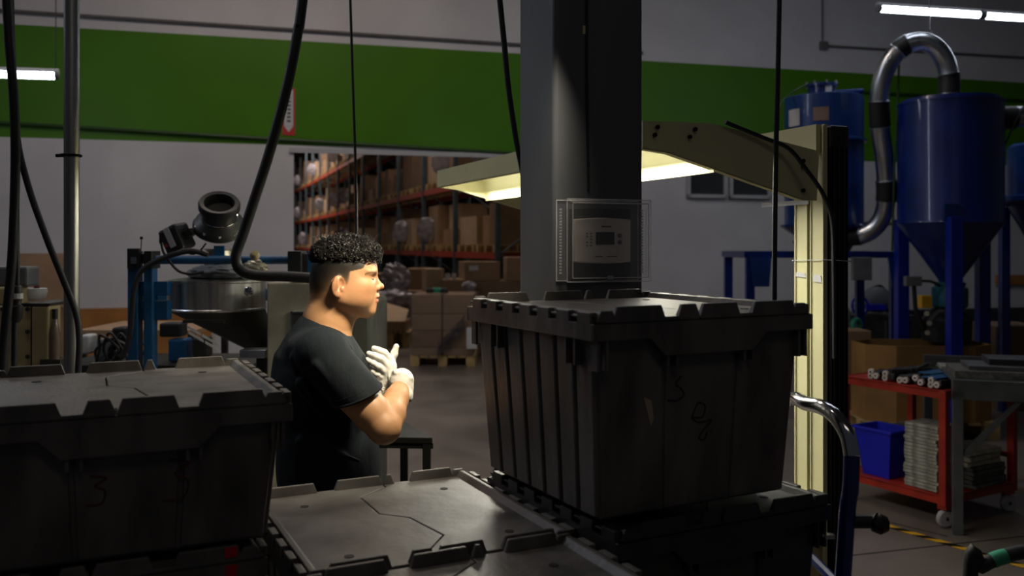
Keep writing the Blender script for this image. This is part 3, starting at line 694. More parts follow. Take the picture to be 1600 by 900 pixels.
# skewed cone below: outlet towards the right
cz = P(0, 560, YM+.1).z; oc = Vector((P(412, 0, YM+.2).x, YM+.28, cz)); n_ = 40
mb = MB(); vs = []
for j in range(n_):
    a = 2*math.pi*j/n_; vs.append(Vector((cx.x+rb*.985*math.cos(a), YM+.28+rb*.985*math.sin(a), zb_)))
for j in range(n_):
    a = 2*math.pi*j/n_; vs.append(oc+Vector((.055*math.cos(a), .055*math.sin(a), 0)))
mb.add(vs, [(j, n_+j, n_+(j+1) % n_, (j+1) % n_) for j in range(n_)]+[tuple(range(n_, 2*n_))]); mb.build('hopper_cone', 'dark_steel', mc, smooth=True)
MB().cyl(oc, oc+Vector((0, 0, -.3)), .055, n=20).build('outlet_pipe', 'dark_steel', mc, smooth=True)
cpx(374, 547, 414, 560, YM+.02, .1).build('outlet_flange', 'galv', mc, bevel=.003)
p = P(383, 457, YM-.02); MB().lathe([(0, 0), (.020, .003), (.022, .010), (.018, .014), (0, .016)], (p.x, YM+.045, p.z), (-.2, -1, .1), 20).build('bowl_knob', 'chrome', mc, smooth=True)
# curved label stuck on the left of the bowl
lb = MB(); q0 = []; 
for (aa, zz) in ((R(196), P(0, 458, YM).z), (R(205), P(0, 458, YM).z), (R(205), P(0, 486, YM).z), (R(196), P(0, 486, YM).z)): q0.append(Vector((cx.x+(rb+.001)*math.cos(aa), YM+.28+(rb+.001)*math.sin(aa), zz)))
lb.add(q0, [(0, 1, 2, 3)]); lb.build('bowl_label', 'white_paper', bowl)
# decal text bars on the cone
dc = MB()
for i, (t0, t1, o) in enumerate(((0, .42, 0), (.46, 1, 0), (.05, .5, .022), (.55, .93, .022))):
    s0 = P(292, 508, YM-.02); s1 = P(344, 538, YM-.02); d = s1-s0; w = Vector((0, 0, -1))
    dc.prism([s0+d*t0+w*o, s0+d*t1+w*o, s0+d*t1+w*(o+.012), s0+d*t0+w*(o+.012)], (0, .003, 0))
dc.build('warning_decal', 'white_paper', mc)
cuboid_px(MB(), 285, 500, 350, 505, YM, .02).build('decal_bracket', 'dark_steel', mc)
# neck and big round valve on top
YV = YM+.28
nk = P(342, 412, YV); MB().lathe([(.07, 0), (.062, .05), (.055, .09), (.07, .10)], (nk.x, YV, nk.z-.03), n=28).build('neck', 'steel_dull', mc, smooth=True)
cpx(334, 384, 350, 420, YV-.085, .012).build('neck_strap', 'blue_paint', mc)
ax = Vector((.19, -.60, .78)).normalized()
vb = P(343, 355, YV)
k = YV/F
MB().lathe([(0, -.05), (.045, -.045), (40*k*.82, -.02), (40*k, .0), (40*k, .018), (40*k*.9, .035), (28*k, .05), (26*k, .06), (26*k, .10), (0, .10)], vb, ax, 40).build('valve_body', 'dark_steel', mc, smooth=True)
bo = MB(); q = Vector((0, 0, 1)).rotation_difference(ax)
for j in range(10):
    a = 2*math.pi*j/10; p = vb+q @ Vector((36*k*math.cos(a), 36*k*math.sin(a), .018)); bo.cyl(p, p+ax*.014, .009, n=6)
bo.build('valve_bolts', 'galv', mc)
MB().torus(vb+ax*.062, 26.5*k, .0035, ax, 32, 6).build('clamp_ring', 'chrome', mc, smooth=True)
MB().lathe([(24*k, .09), (26*k, .10), (31*k, .112), (31*k, .135), (29*k, .145), (23*k, .142), (21*k, .12), (20*k, .05), (0, .05)], vb, ax, 40).build('valve_mouth', 'rubber', mc, smooth=True)
# actuator
q0 = P(277, 373, YV-.05)
mm = Matrix.Translation(q0) @ Matrix.Rotation(R(-24), 4, 'Y') @ Matrix.Rotation(R(-20), 4, 'Z')
a_ = MB().box((-.052, -.05, -.062), (.052, .05, .062), mm).build('actuator', 'plastic_black', mc, bevel=.014)
MB().box((-.012, -.053, -.035), (.020, -.049, .055), mm).build('actuator_label', 'sign_white', a_)
MB().box((-.036, -.052, -.022), (-.024, -.049, -.008), mm).build('actuator_button', 'sign_red', a_)
MB().box((.05, -.02, -.02), (.10, .02, .012), mm).build('actuator_arm', 'dark_steel', mc)
cpx(248, 364, 256, 381, YV-.08, .03).build('connector', 'plastic_black', mc, bevel=.004)
for pts, r in (([(252, 380), (256, 395), (266, 410), (280, 424), (300, 428), (318, 425)], .006), ([(322, 380), (312, 392), (300, 397), (285, 390)], .004),
               ([(325, 398), (300, 392), (270, 398), (240, 410), (220, 425), (210, 450), (206, 490), (202, 530), (190, 560)], .012)):
    MB().tube(bez([P(x, y, YM-.04) for x, y in pts]), r, 8).build('cable', 'rubber', mc, smooth=True)
# crumpled plastic at the neck
random.seed(3)
def crumple(c, rad, sq, name, m, par=None, n=26, amp=.25, lab=None, cat=None, seed=1):
    rnd = random.Random(seed); mb = MB(); c = Vector(c); ph_ = [(Vector((rnd.uniform(-1, 1), rnd.uniform(-1, 1), rnd.uniform(-1, 1)))*rnd.uniform(3, 9), rnd.uniform(0, 6)) for _ in range(7)]
    base = 0; vs = []; fs = []
    for i in range(n+1):
        th_ = math.pi*i/n
        for j in range(n):
            a = 2*math.pi*j/n; d = Vector((math.sin(th_)*math.cos(a), math.sin(th_)*math.sin(a), math.cos(th_)))
            s_ = sum(abs(math.sin(v.dot(d)+p)) for v, p in ph_)/7; s_ = 1+amp*2*(s_-.6)+rnd.uniform(-.03, .03)
            vs.append(c+Vector((d.x*sq[0], d.y*sq[1], d.z*sq[2]))*rad*s_)
    for i in range(n):
        for j in range(n): fs.append((i*n+j, (i+1)*n+j, (i+1)*n+(j+1) % n, i*n+(j+1) % n))
    mb.add(vs, fs); o = mb.build(name, m, par, smooth=False)
    if lab: tag(o, lab, cat)
    return o
cr = crumple(P(340, 426, YV-.1), .13, (1.05, .7, .28), 'crumpled_film', 'grey_box', mc, seed=4)
crumple(P(398, 418, YM+.02), .05, (1.1, .7, .7), 'crumpled_film', 'steel_dull', mc, seed=9)
MB().lathe([(0, 0), (.020, .005), (.022, .015), (.014, .04), (0, .042)], P(398, 402, YM-.01), (.3, -1, .6), 14).build('brass_fitting', 'cream_machine', mc, smooth=True)
# brushed metal cabinet right of the bowl
cb_ = mc
a = P(417, 442, YM-.02); b_ = P(519, 566, YM-.02)
MB().box((a.x, YM-.02, 0), (b_.x, YM+.75, a.z)).build('cabinet_body', 'steel_dull', cb_, bevel=.006)
cuboid_px(MB(), 456, 490, 500, 562, YM-.03, .012).build('door', 'dark_steel', cb_, bevel=.003)
cuboid_px(MB(), 454, 487, 503, 489.5, YM-.034, .014).build('door_trim', 'chrome', cb_)
cuboid_px(MB(), 454, 487, 456, 566, YM-.034, .014).build('door_trim', 'chrome', cb_)
dc2 = thing('control_cabinet', 'dark olive control cabinet in front of the worker\'s chest', 'cabinet', (P(562, 383, YM+.3).x, YM+.3, 0))
a = P(523, 470, YM+.3); b_ = P(580, 560, YM+.3)
M['olive'] = mat('olive', (.035, .036, .028), .5, .3, var=.2)
MB().box((a.x, YM+.3, 0), (b_.x, YM+.85, a.z)).build('cabinet_body', 'olive', dc2, bevel=.02)
a = P(540, 566, YM+.28); b_ = P(583, 640, YM+.28)
MB().box((a.x, YM+.22, .1), (b_.x, YM+.30, a.z)).build('lower_panel', 'steel_dull', dc2, bevel=.004)
q = P(579, 586, YM+.21); MB().cyl((q.x, YM+.205, q.z), (q.x, YM+.22, q.z), .010, n=10).build('latch', 'black_metal', dc2)
# orange boards on the wall side, low shelf with clutter
ob = MB(); p0 = wall_px(24, 396, .02); p1 = wall_px(100, 560, .02)
ob.prism([wall_pt(p0.x, p1.z-.3, .02), wall_pt(p1.x, p1.z-.3, .02), wall_pt(p1.x, p0.z, .02), wall_pt(p0.x, p0.z, .02)], WALLN*.03)
tag(ob.build('brown_board', 'cardboard'), 'tall brown board leaning on the wall behind the silver pole', 'board')
ob = MB(); p0 = wall_px(122, 482, .02); p1 = wall_px(330, 560, .02)
ob.prism([wall_pt(p0.x, 0, .02), wall_pt(p1.x, 0, .02), wall_pt(p1.x, p0.z, .02), wall_pt(p0.x, p0.z, .02)], WALLN*.04)
tag(ob.build('orange_board', 'orange_board'), 'long low orange board along the wall behind the blue frame', 'board')
sh = thing('low_shelf', 'cardboard topped shelf behind the blue frame posts', 'shelf', (P(200, 383, 5.6).x, 5.6, 0))
a = P(118, 516, 5.6); b_ = P(305, 522, 5.6)
MB().box((a.x, 5.6, b_.z), (b_.x, 6.3, a.z)).build('shelf_board', 'cardboard', sh)
for x in (a.x+.03, b_.x-.03):
    for y in (5.63, 6.27): MB().box((x-.02, y-.02, 0), (x+.02, y+.02, b_.z)).build('leg', 'dark_steel', sh)
for i, (x0, y0, x1, y1, m_, lab) in enumerate(((150, 530, 172, 566, 'grey_box', 'small grey box among the cables left of the blue posts'), (174, 512, 197, 535, 'plastic_black', 'black tool case among cables beside the blue frame'),
        (122, 524, 138, 554, 'white_paper', 'crumpled white packet right of the silver pole'), (248, 505, 282, 527, 'plastic_black', 'black motor block under the hopper bowl'), (262, 530, 290, 566, 'blue_paint', 'blue housing under the hopper cone'), (300, 528, 322, 560, 'dark_steel', 'dark gearbox under the hopper cone'))):
    Y = 5.05; a = P(x0, y1, Y); b_ = P(x1, y0, Y)
    o = MB().box((a.x, Y, a.z), (b_.x, Y+.12, b_.z)).build('equipment_box', m_, bevel=.012); tag(o, lab, 'equipment')
bs = thing('machine_bench', 'low dark bench carrying small equipment below the hopper', 'bench', (P(230, 383, 5.2).x, 5.2, 0))
a = P(100, 567, 5.05); b_ = P(400, 567, 5.05)
MB().box((a.x, 4.95, a.z-.04), (b_.x, 5.5, a.z)).build('bench_top', 'dark_steel', bs)
for x in (a.x+.05, b_.x-.05):
    for y in (5.0, 5.45): MB().box((x-.03, y-.03, 0), (x+.03, y+.03, a.z-.04)).build('leg', 'dark_steel', bs)
rnd = random.Random(5)
for i in range(9):
    x = 150+rnd.uniform(0, 60); pts = [(x, 566), (x+rnd.uniform(-15, 15), 545), (x+rnd.uniform(-5, 30), 525+rnd.uniform(-6, 8)), (x+rnd.uniform(10, 40), 545), (x+rnd.uniform(0, 50), 566)]
    o = MB().tube(bez([P(u, v, 5.02-i*.012) for u, v in pts], 6), .008, 6).build('tangled_cable', 'rubber', smooth=True)
    tag(o, 'black cable in the tangle beside the blue posts', 'cable', 'tangled cables by the blue frame')
# cream machine at the far left with bolts, grey box and bowl on top
ym = 3.6; cm = thing('cream_machine', 'cream painted machine casing with a row of bolts at the left edge', 'machine', (P(40, 383, ym).x, ym, 0))
a = P(-70, 478, ym); b_ = P(76, 478, ym)
MB().box((a.x, ym, 0), (b_.x, ym+.10, a.z)).build('casing', 'cream_machine', cm, bevel=.008)
for x in (19, 48): cuboid_px(MB(), x, 479, x+1.6, 640, ym-.002, .004).build('seam', 'black_metal', cm)
for y in (483, 518, 557):
    for x in (44, 5): q = P(x, y, ym); MB().cyl((q.x, ym, q.z), (q.x, ym-.008, q.z), .009, n=6).build('bolt', 'dark_steel', cm)
a = P(-60, 449, ym); b_ = P(12, 478, ym); MB().box((a.x, ym+.02, b_.z), (b_.x, ym+.16, a.z)).build('upper_casing', 'cream_machine', cm, bevel=.01)
a = P(32, 478, ym); b_ = P(77, 474, ym); MB().box((a.x, ym+.0, a.z), (b_.x, ym+.25, b_.z)).build('tray', 'dark_steel', cm)
cuboid_px(MB(), 78, 482, 94, 640, ym+.12, .05).build('side_panel', 'wood_dark', cm)
q = P(-15, 449, ym+.1); gb = MB().box((P(-60, 0, ym).x, ym+.06, P(0, 449, ym).z), (P(30, 0, ym).x, ym+.16, P(0, 417, ym).z)).build('grey_case', 'grey_box', bevel=.01); tag(gb, 'grey box on the cream machine at the left edge', 'box')
q = P(50, 476, ym+.2); bw = MB().lathe([(.0, 0), (.035, .0), (.052, .012), (.060, .035), (.058, .05), (.050, .052), (.045, .045), (0, .042)], (q.x, ym+.2, P(0, 474, ym).z), n=24).build('white_bowl', 'white_plastic', smooth=True)
tag(bw, 'white bowl of rags on the cream machine tray', 'bowl')
MB().lathe([(0, 0), (.012, .004), (.01, .02), (0, .024)], (q.x+.02, ym+.2, P(0, 474, ym).z+.045), n=12).build('red_rag', 'marker_red', bw, smooth=True)
bl = P(86, 560, ym+.02)
bo_ = thing('oil_bottle', 'clear bottle with dark cap hanging between the cream machine and the pole', 'bottle', (bl.x, ym+.02, bl.z))
M['bottle'] = mat('bottle', (.16, .12, .09), .2, var=.2, coat=.5)
MB().lathe([(.0, 0), (.019, 0), (.020, .10), (.012, .14), (.009, .16)], (bl.x, ym+.02, bl.z+.0), n=16).build('bottle_body', 'bottle', bo_, smooth=True)
MB().cyl((bl.x, ym+.02, bl.z+.16), (bl.x, ym+.02, bl.z+.20), .011, n=14).build('bottle_cap', 'plastic_black', bo_)
MB().box((bl.x-.04, ym-.02, 0), (bl.x+.04, ym+.07, bl.z)).build('stand', 'dark_steel', bo_)
# ---------------------------------------------------------------- blue hopper tanks and ducts on the right
def zpx(y, Y): return CAMZ-(y-HZ)/F*Y
YT = 8.0; tx = P(1484, 0, YT).x; tr = px_m(76, YT)
tk = thing('hopper_tank', 'large blue hopper tank with cone bottom, fed by the bent silver duct', 'tank', (tx, YT, 0))
zt_, zb_, zc_ = zpx(153, YT-.3), zpx(349, YT-.3), zpx(441, YT)
MB().lathe([(tr, zb_), (tr+.006, zb_+.01), (tr, zb_+.03), (tr, zt_-.02), (tr+.008, zt_-.018), (tr+.008, zt_), (tr-.03, zt_+.005), (tr-.035, zt_+.03), (0, zt_+.05)], (tx, YT, 0), n=56).build('cylinder', 'tank_blue', tk, smooth=True)
MB().lathe([(.085, zc_), (.10, zc_+.03), (tr, zb_)], (tx, YT, 0), n=56).build('cone', 'tank_blue', tk, smooth=True)
MB().lathe([(.085, zc_-.10), (.13, zc_-.02), (.13, zc_), (.085, zc_)], (tx, YT, 0), n=24).build('outlet', 'teal', tk, smooth=True)
for i, (ox, oy) in enumerate(((-.19, -tr-.03), (-.31, .28), (.44, .28))):
    MB().box((tx+ox-.052, YT+oy-.052, 0), (tx+ox+.052, YT+oy+.052, zb_+.05)).build('leg', 'leg_blue', tk, bevel=.005)
hp = MB(); hp.prism([P(x, y, YT-tr-.004) for x, y in ((1476, 345), (1499, 345), (1499, 318), (1476, 318))], (0, .03, 0)); hp.build('leg_bracket', 'tank_blue_light', tk, bevel=.003)
MB().box((tx+tr-.14, YT-.15, zt_), (tx+tr-.04, YT-.05, zt_+.035)).build('lid_latch', 'tank_blue', tk)
Y2 = 8.8; x2 = P(1287, 0, Y2).x; r2 = px_m(59, Y2)
t2 = thing('filter_tank', 'lighter blue cylinder tank with labels behind the canopy upright', 'tank', (x2, Y2, 0))
zt2, zb2 = zpx(146, Y2-.3), zpx(350, Y2-.3); zr = zpx(215, Y2-.3)
MB().lathe([(r2, zb2), (r2, zr-.02), (r2+.03, zr-.02), (r2+.03, zr), (r2, zr+.01), (r2, zt2), (r2-.02, zt2+.01), (0, zt2+.03)], (x2, Y2, 0), n=48).build('cylinder', 'tank_blue_light', t2, smooth=True)
MB().lathe([(r2*.55, zb2-.16), (r2+.04, zb2-.02), (r2+.04, zb2), (0, zb2)], (x2, Y2, 0), n=40).build('bottom_flange', 'truck_blue', t2, smooth=True)
MB().lathe([(.13, 0), (.13, .09), (.15, .09), (.15, .12), (0, .12)], (x2-.02, Y2, zt2+.02), n=30).build('top_cap', 'truck_blue', t2, smooth=True)
MB().cyl((x2+.08, Y2-.02, zt2+.05), (x2+r2+.0, Y2-.02, zt2+.07), .03, n=10).build('top_lever', 'truck_blue', t2)
for j in range(8):
    a = 2*math.pi*j/8; MB().cyl((x2-.02+.145*math.cos(a), Y2+.145*math.sin(a), zt2+.13), (x2-.02+.145*math.cos(a), Y2+.145*math.sin(a), zt2+.16), .012, n=6).build('bolt', 'galv', t2)
def curved_label(cx_, cy_, r, a0, a1, z0, z1, m, par, name):
    mb = MB(); n = 6
    for i in range(n+1):
        a = R(a0+(a1-a0)*i/n)
        for z in (z0, z1): mb.v.append(Vector((cx_+(r+.003)*math.cos(a), cy_+(r+.003)*math.sin(a), z)))
    mb.f = [(2*i, 2*i+2, 2*i+3, 2*i+1) for i in range(n)]; return mb.build(name, m, par)
curved_label(x2, Y2, r2, 236, 258, zpx(189, Y2-.3), zpx(168, Y2-.3), 'label_brown', t2, 'beige_label')
curved_label(x2, Y2, r2, 192, 215, zpx(194, Y2-.3), zpx(167, Y2-.3), 'sign_white', t2, 'white_label')
MB().box((x2-.03, Y2-.14, zt2+.04), (x2+.03, Y2-.132, zt2+.11)).build('cap_label', 'sign_white', t2)
tag(MB().tube(bez([P(1262, 131, Y2), P(1240, 143, Y2-.1), P(1222, 158, Y2-.3), P(1217, 175, Y2-.35), P(1215, 220, Y2-.35)]), .010, 8).build('air_hose', 'conduit_green', smooth=True), 'thin hose curving off the lid of the lighter blue tank', 'hose')
# frame that carries the filter tank
fr = thing('tank_stand', 'blue steel stand under the lighter blue tank', 'stand', (x2, Y2, 0))
z0_, z1_ = zpx(403, Y2-.4), zpx(393, Y2-.4)
xa_, xb_ = P(1162, 0, Y2-.4).x, P(1408, 0, Y2-.4).x
for yy in (Y2-.42, Y2+.42): MB().box((xa_, yy, z0_), (xb_, yy+.06, z1_)).build('rail', 'tank_blue', fr, bevel=.003)
for xx in (xa_, x2+.5): MB().box((xx, Y2-.36, z0_), (xx+.06, Y2+.42, z1_)).build('rail', 'tank_blue', fr)
for xx in (xa_+.02, xb_-.10):
    for yy in (Y2-.42, Y2+.42): MB().box((xx, yy, 0), (xx+.08, yy+.06, z0_)).build('leg', 'tank_blue', fr)
for x0, x1 in ((1171, 1205), (1387, 1408)):
    a = P(x0, 402, Y2-.44); b_ = P(x1, 402, Y2-.44); zz = zpx(448, Y2-.44)
    MB().prism([(a.x, Y2-.45, a.z), (b_.x, Y2-.45, a.z), (b_.x-.02, Y2-.45, zz), (a.x+.04, Y2-.45, zz)], (0, .02, 0)).build('gusset', 'tank_blue_light', fr)
MB().lathe([(.10, zb2-.5), (.3, zb2-.16), (0, zb2-.16)], (x2, Y2, 0), n=30).build('collector_cone', 'tank_blue', fr, smooth=True)
a = P(1333, 438, Y2-.5); b_ = P(1363, 402, Y2-.5)
tag(MB().box((a.x, Y2-.5, a.z), (b_.x, Y2-.44, b_.z)).build('electric_box', 'grey_box', bevel=.006), 'grey electric box hanging under the blue stand rail', 'box')
# third tank cut by the right edge
Y3 = 8.6; x3 = P(1632, 0, Y3).x; r3 = px_m(52, Y3)
t3 = thing('hopper_tank', 'blue hopper tank cut off by the right edge of the picture', 'tank', (x3, Y3, 0))
z3t, z3b = zpx(224, Y3-.3), zpx(320, Y3-.3)
MB().lathe([(r3, z3b), (r3+.07, z3b+.05), (r3+.07, z3b+.09), (r3, z3b+.11), (r3, z3t), (r3-.04, z3t+.03), (0, z3t+.04)], (x3, Y3, 0), n=40).build('cylinder', 'tank_blue_light', t3, smooth=True)
MB().lathe([(.10, zpx(392, Y3)), (r3, z3b)], (x3, Y3, 0), n=40).build('cone', 'tank_blue', t3, smooth=True)
for sx in (-.25, .25):
    for sy in (-.25, .25): MB().box((x3+sx-.04, Y3+sy-.04, 0), (x3+sx+.04, Y3+sy+.04, z3b)).build('leg', 'tank_blue', t3)
# silver bent duct
YD = YT
path = bez([P(x, y, YD+dy) for x, y, dy in ((1483, 152, 0), (1483, 120, 0), (1476, 94, 0), (1460, 73, 0), (1438, 65, .02), (1413, 72, .06), (1393, 92, .1), (1379, 122, .15), (1374, 158, .2), (1376, 205, .25), (1382, 250, .3), (1385, 300, .35), (1381, 332, .4), (1368, 355, .45), (1348, 367, .5), (1318, 370, .6))], 8)
rD = px_m(14.6, YD)
du = thing('bent_duct', 'silver duct arching from the large blue tank over to the left tank', 'duct', tuple(path[0]))
MB().tube(path, rD, 24).build('pipe', 'galv', du, smooth=True)
def near(px, py): return min(range(len(path)), key=lambda i: (P(px, py, path[i].y)-path[i]).length)
for a_, b_ in (((1483, 147), (1483, 116)), ((1420, 68), (1402, 82)), ((1374, 158), (1376, 202)), ((1384, 284), (1385, 314)), ((1345, 367), (1318, 370))):
    i, j = sorted((near(*a_), near(*b_))); j = max(j, i+2)
    MB().tube(path[i:min(j+1, len(path))], rD+.008, 24).build('rubber_sleeve', 'rubber', du, smooth=True)
    for q in (i, min(j, len(path)-1)):
        t_ = (path[min(q+1, len(path)-1)]-path[max(q-1, 0)]).normalized(); MB().torus(path[q], rD+.010, .004, t_, 24, 6).build('hose_clamp', 'galv', du, smooth=True)
top = path[near(1452, 67)]
MB().tube([top+Vector((0, 0, rD)), top+Vector((0, 0, rD+.05)), Vector((top.x, top.y, CEIL))], .006, 6).build('hanger_rod', 'galv', du)
MB().torus(top+Vector((0, 0, rD+.02)), .02, .005, (0, 1, 0), 14, 6).build('hanger_ring', 'galv', du)
tag(MB().tube([P(1405, 92, YD+.1), P(1402, 180, YD+.1), P(1398, 250, YD+.1), P(1394, 392, YD+.1)], .010, 8).build('support_rod', 'conduit_green', smooth=True), 'thin vertical rod inside the arch of the silver duct', 'rod')
d2 = thing('side_duct', 'short duct leaving the large blue tank at the right edge', 'duct', (tx+tr, YT, zpx(183, YT)))
zz = zpx(184, YT); MB().tube([(tx+tr-.02, YT, zz), (tx+tr+.14, YT, zz)], px_m(18, YT), 20).build('rubber_sleeve', 'rubber', d2, smooth=True)
MB().tube([(tx+tr+.12, YT, zz+.01), (tx+tr+.9, YT+.1, zz+.03)], px_m(16, YT), 20).build('pipe', 'galv', d2, smooth=True)
tag(MB().tube(bez([P(1600, 165, YT-.1), P(1580, 205, YT-.1), P(1566, 240, YT-.1), P(1560, 285, YT-.1)]), .008, 8).build('hose', 'rubber', smooth=True), 'black hose hanging right of the large blue tank', 'hose')
# pump group under the tank cone
pu = tk
MB().lathe([(.12, zpx(482, YT)), (.15, zpx(478, YT)), (.15, zpx(450, YT)), (.10, zpx(446, YT))], (tx, YT, 0), n=24).build('teal_valve', 'teal', pu, smooth=True)
MB().lathe([(0, zpx(537, YT)), (.20, zpx(532, YT)), (.21, zpx(500, YT)), (.12, zpx(482, YT)), (0, zpx(482, YT))], (tx-.03, YT, 0), n=24).build('motor', 'plastic_black', pu, smooth=True)
a = P(1440, 482, YT-.2); b_ = P(1457, 462, YT-.2); MB().box((a.x, YT-.2, a.z), (b_.x, YT-.12, b_.z)).build('yellow_box', 'yellow', pu, bevel=.005)
a = P(1416, 447, YT-.1); b_ = P(1441, 432, YT-.1); MB().box((a.x, YT-.1, a.z), (b_.x, YT-.04, b_.z)).build('switch_box', 'grey_box', pu, bevel=.004)
MB().tube(bez([P(1440, 439, YT-.08), P(1455, 440, YT-.1), P(1470, 447, YT-.1)]), .012, 8).build('pipe', 'dark_steel', pu)
MB().tube([P(1428, 446, YT-.06), P(1430, 480, YT-.04), P(1445, 520, YT-.02)], .02, 8).build('pipe', 'dark_steel', pu)
for k, (x, y) in enumerate(((1448, 490), (1452, 505), (1449, 520))): MB().cyl(P(x, y, YT-.26), P(x, y, YT-.18), .022, n=10).build('coupling', 'steel_dull', pu)
# blower with blue handwheel on a bench by the wall
bw_ = thing('blower', 'grey blower with a blue handwheel between the canopy upright and the tank', 'machine', (P(1365, 0, 9.8).x, 9.8, 0))
q = P(1370, 468, 9.8); MB().lathe([(.0, -.08), (.13, -.08), (.14, -.05), (.14, .06), (.10, .09), (0, .09)], q, (.2, -1, 0), 28).build('fan_housing', 'grey_box', bw_, smooth=True)
q = P(1344, 478, 9.6); MB().torus(q, .10, .013, (.3, -1, .1), 24, 8).build('handwheel', 'bin_blue', bw_, smooth=True)
for an in (0, 60, 120): 
    d = Vector((math.cos(R(an)), .2*math.cos(R(an)), math.sin(R(an))))*.1; MB().cyl(q-d, q+d, .008, n=6).build('wheel_spoke', 'bin_blue', bw_)
MB().box((P(1352, 0, 9.6).x, 9.55, zpx(484, 9.6)), (P(1382, 0, 9.6).x, 9.7, zpx(476, 9.6))).build('blue_clamp', 'bin_blue', bw_)
MB().tube(bez([P(1362, 452, 9.8), P(1375, 447, 9.8), P(1385, 460, 9.8), P(1387, 488, 9.8)]), .018, 8).build('duct_hose', 'plastic_black', bw_, smooth=True)
a = P(1318, 500, 9.6); b_ = P(1425, 492, 9.6); MB().box((a.x, 9.5, a.z), (b_.x, 10.1, b_.z)).build('bench_top', 'dark_steel', bw_)
for xx in (a.x+.04, b_.x-.1): 
    for yy in (9.52, 10.0): MB().box((xx, yy, 0), (xx+.06, yy+.06, a.z)).build('leg', 'dark_steel', bw_)
gp = P(1338, 508, 8.6); gs = MB().torus(gp, .05, .028, (.5, -1, 0), 20, 10).build('green_spool', 'green_plastic', smooth=True); tag(gs, 'round green plastic ring on the cardboard left of the big box', 'spool')
gs.location.z += 0
sk = crumple(P(1322, 500, 8.65), .1, (.45, .4, 1.2), 'plastic_sack', 'wrap', None, seed=12, lab='pale plastic sack beside the dark upright', cat='sack')
# cartons and the big open box on a pallet
def carton(x0, y0, x1, y1, Y, d, rz, label, m='cardboard', grp=None, zb=None, tape=True, flaps=False):
    """closed carton whose front face covers the given rectangle at distance Y"""
    a = P(x0, y1, Y); b_ = P(x1, y0, Y); w = b_.x-a.x; zb = a.z if zb is None else zb; h = b_.z-zb
    t = thing('cardboard_box', label, 'carton', ((a.x+b_.x)/2, Y, zb), rz, grp)
    mb = MB().box((-w/2, 0, 0), (w/2, d, h)); mb.build('box_body', m, t, world=False, bevel=min(.006, w*.02))
    if tape:
        MB().box((-w/2-.001, d*.47, h), (w/2+.001, d*.53, h+.0015)).build('packing_tape', 'label_brown', t, world=False)
        MB().box((-w*.38, -.0015, h*.55), (-w*.12, 0, h*.8)).build('shipping_label', 'white_paper', t, world=False)
    return t
def pallet(loc, rz, label, L_=1.2, W_=1.0, H_=.14, m='wood', parts=True, grp='wooden pallets'):
    t = thing('wooden_pallet', label, 'pallet', loc, rz, grp)
    bw__, th_ = .11, .022; n = 7
    acc = MB()
    for i in range(n):
        x = -L_/2+(L_-bw__)*i/(n-1); mb = MB() if parts else acc; mb.box((x, 0, H_-th_), (x+bw__, W_, H_))
        if parts: mb.build('deck_board', m, t, world=False)
    for i in range(3):
        x = -L_/2+(L_-bw__)*i/2; mb = MB() if parts else acc; mb.box((x, 0, 0), (x+bw__, W_, .018))
        if parts: mb.build('bottom_board', m, t, world=False)
    for i in range(3):
        y = (W_-.09)*i/2
        for x in (-L_/2, -.06, L_/2-.12):
            mb = MB() if parts else acc; mb.box((x, y, .018), (x+.12, y+.09, H_-th_))
            if parts: mb.build('block', m, t, world=False)
    if not parts: acc.build('pallet_frame', m, t, world=False)
    return t
by0, by1 = YT-tr+.03, YT+.19; bx0, bx1 = P(1362, 0, by0).x, P(1563, 0, by0).x; bz1 = zpx(541, by0); bz0 = .16
pallet(((bx0+bx1)/2, by0+.0, 0), 0, 'yellowish wooden pallet under the big open cardboard box', bx1-bx0, by1-by0)
bb = thing('bulk_box', 'big open cardboard bulk box below the large blue tank', 'carton', ((bx0+bx1)/2, (by0+by1)/2, .14))
W2, D2 = (bx1-bx0)/2, (by1-by0)/2; cx_, cy_ = (bx0+bx1)/2, (by0+by1)/2; ch = .14
oc_ = [(-W2, -D2+ch), (-W2+ch*1.5, -D2), (W2-ch*1.5, -D2), (W2, -D2+ch), (W2, D2-ch), (W2-ch*1.5, D2), (-W2+ch*1.5, D2), (-W2, D2-ch)]
for i in range(8):
    p, q = oc_[i], oc_[(i+1) % 8]; pi, qi = [(v[0]*.985, v[1]*.96) for v in (p, q)]
    MB().prism([(cx_+p[0], cy_+p[1], .14), (cx_+q[0], cy_+q[1], .14), (cx_+qi[0], cy_+qi[1], .14), (cx_+pi[0], cy_+pi[1], .14)], (0, 0, bz1-.14)).build('side_panel', 'gaylord', bb)
MB().prism([(cx_+p[0]*.98, cy_+p[1]*.95, .14) for p in oc_], (0, 0, .02)).build('bottom_panel', 'gaylord', bb)
tag(MB().prism([(cx_+p[0]*.97, cy_+p[1]*.93, .161) for p in oc_], (0, 0, bz1-.28)).build('dark_scrap', 'rubber'), 'dark plastic scrap filling the big open box', 'scrap')['kind'] = 'stuff'
carton(1300, 517, 1362, 552, 8.25, .5, 0, 'brown carton left of the big open box, upper one', zb=None, m='cardboard_dark', tape=False)
for i, (y0, y1) in enumerate(((552, 600), (600, 668))): carton(1296, y0, 1357, y1, 8.25, .5, 0, ['brown carton left of the big open box, middle one', 'brown carton left of the big open box, on the floor'][i], m='cardboard_dark', zb=(0 if i == 1 else None), tape=False)
carton(1556, 510, 1640, 575, 8.9, .6, 0, 'wide brown carton at the right edge behind the table, upper one', m='cardboard_dark', tape=False)
carton(1560, 575, 1640, 660, 8.9, .6, 0, 'wide brown carton at the right edge behind the table, on the floor', m='cardboard_dark', tape=False, zb=0)
wp = MB(); p0 = wall_px(1553, 430, .02); p1 = wall_px(1680, 443, .02)
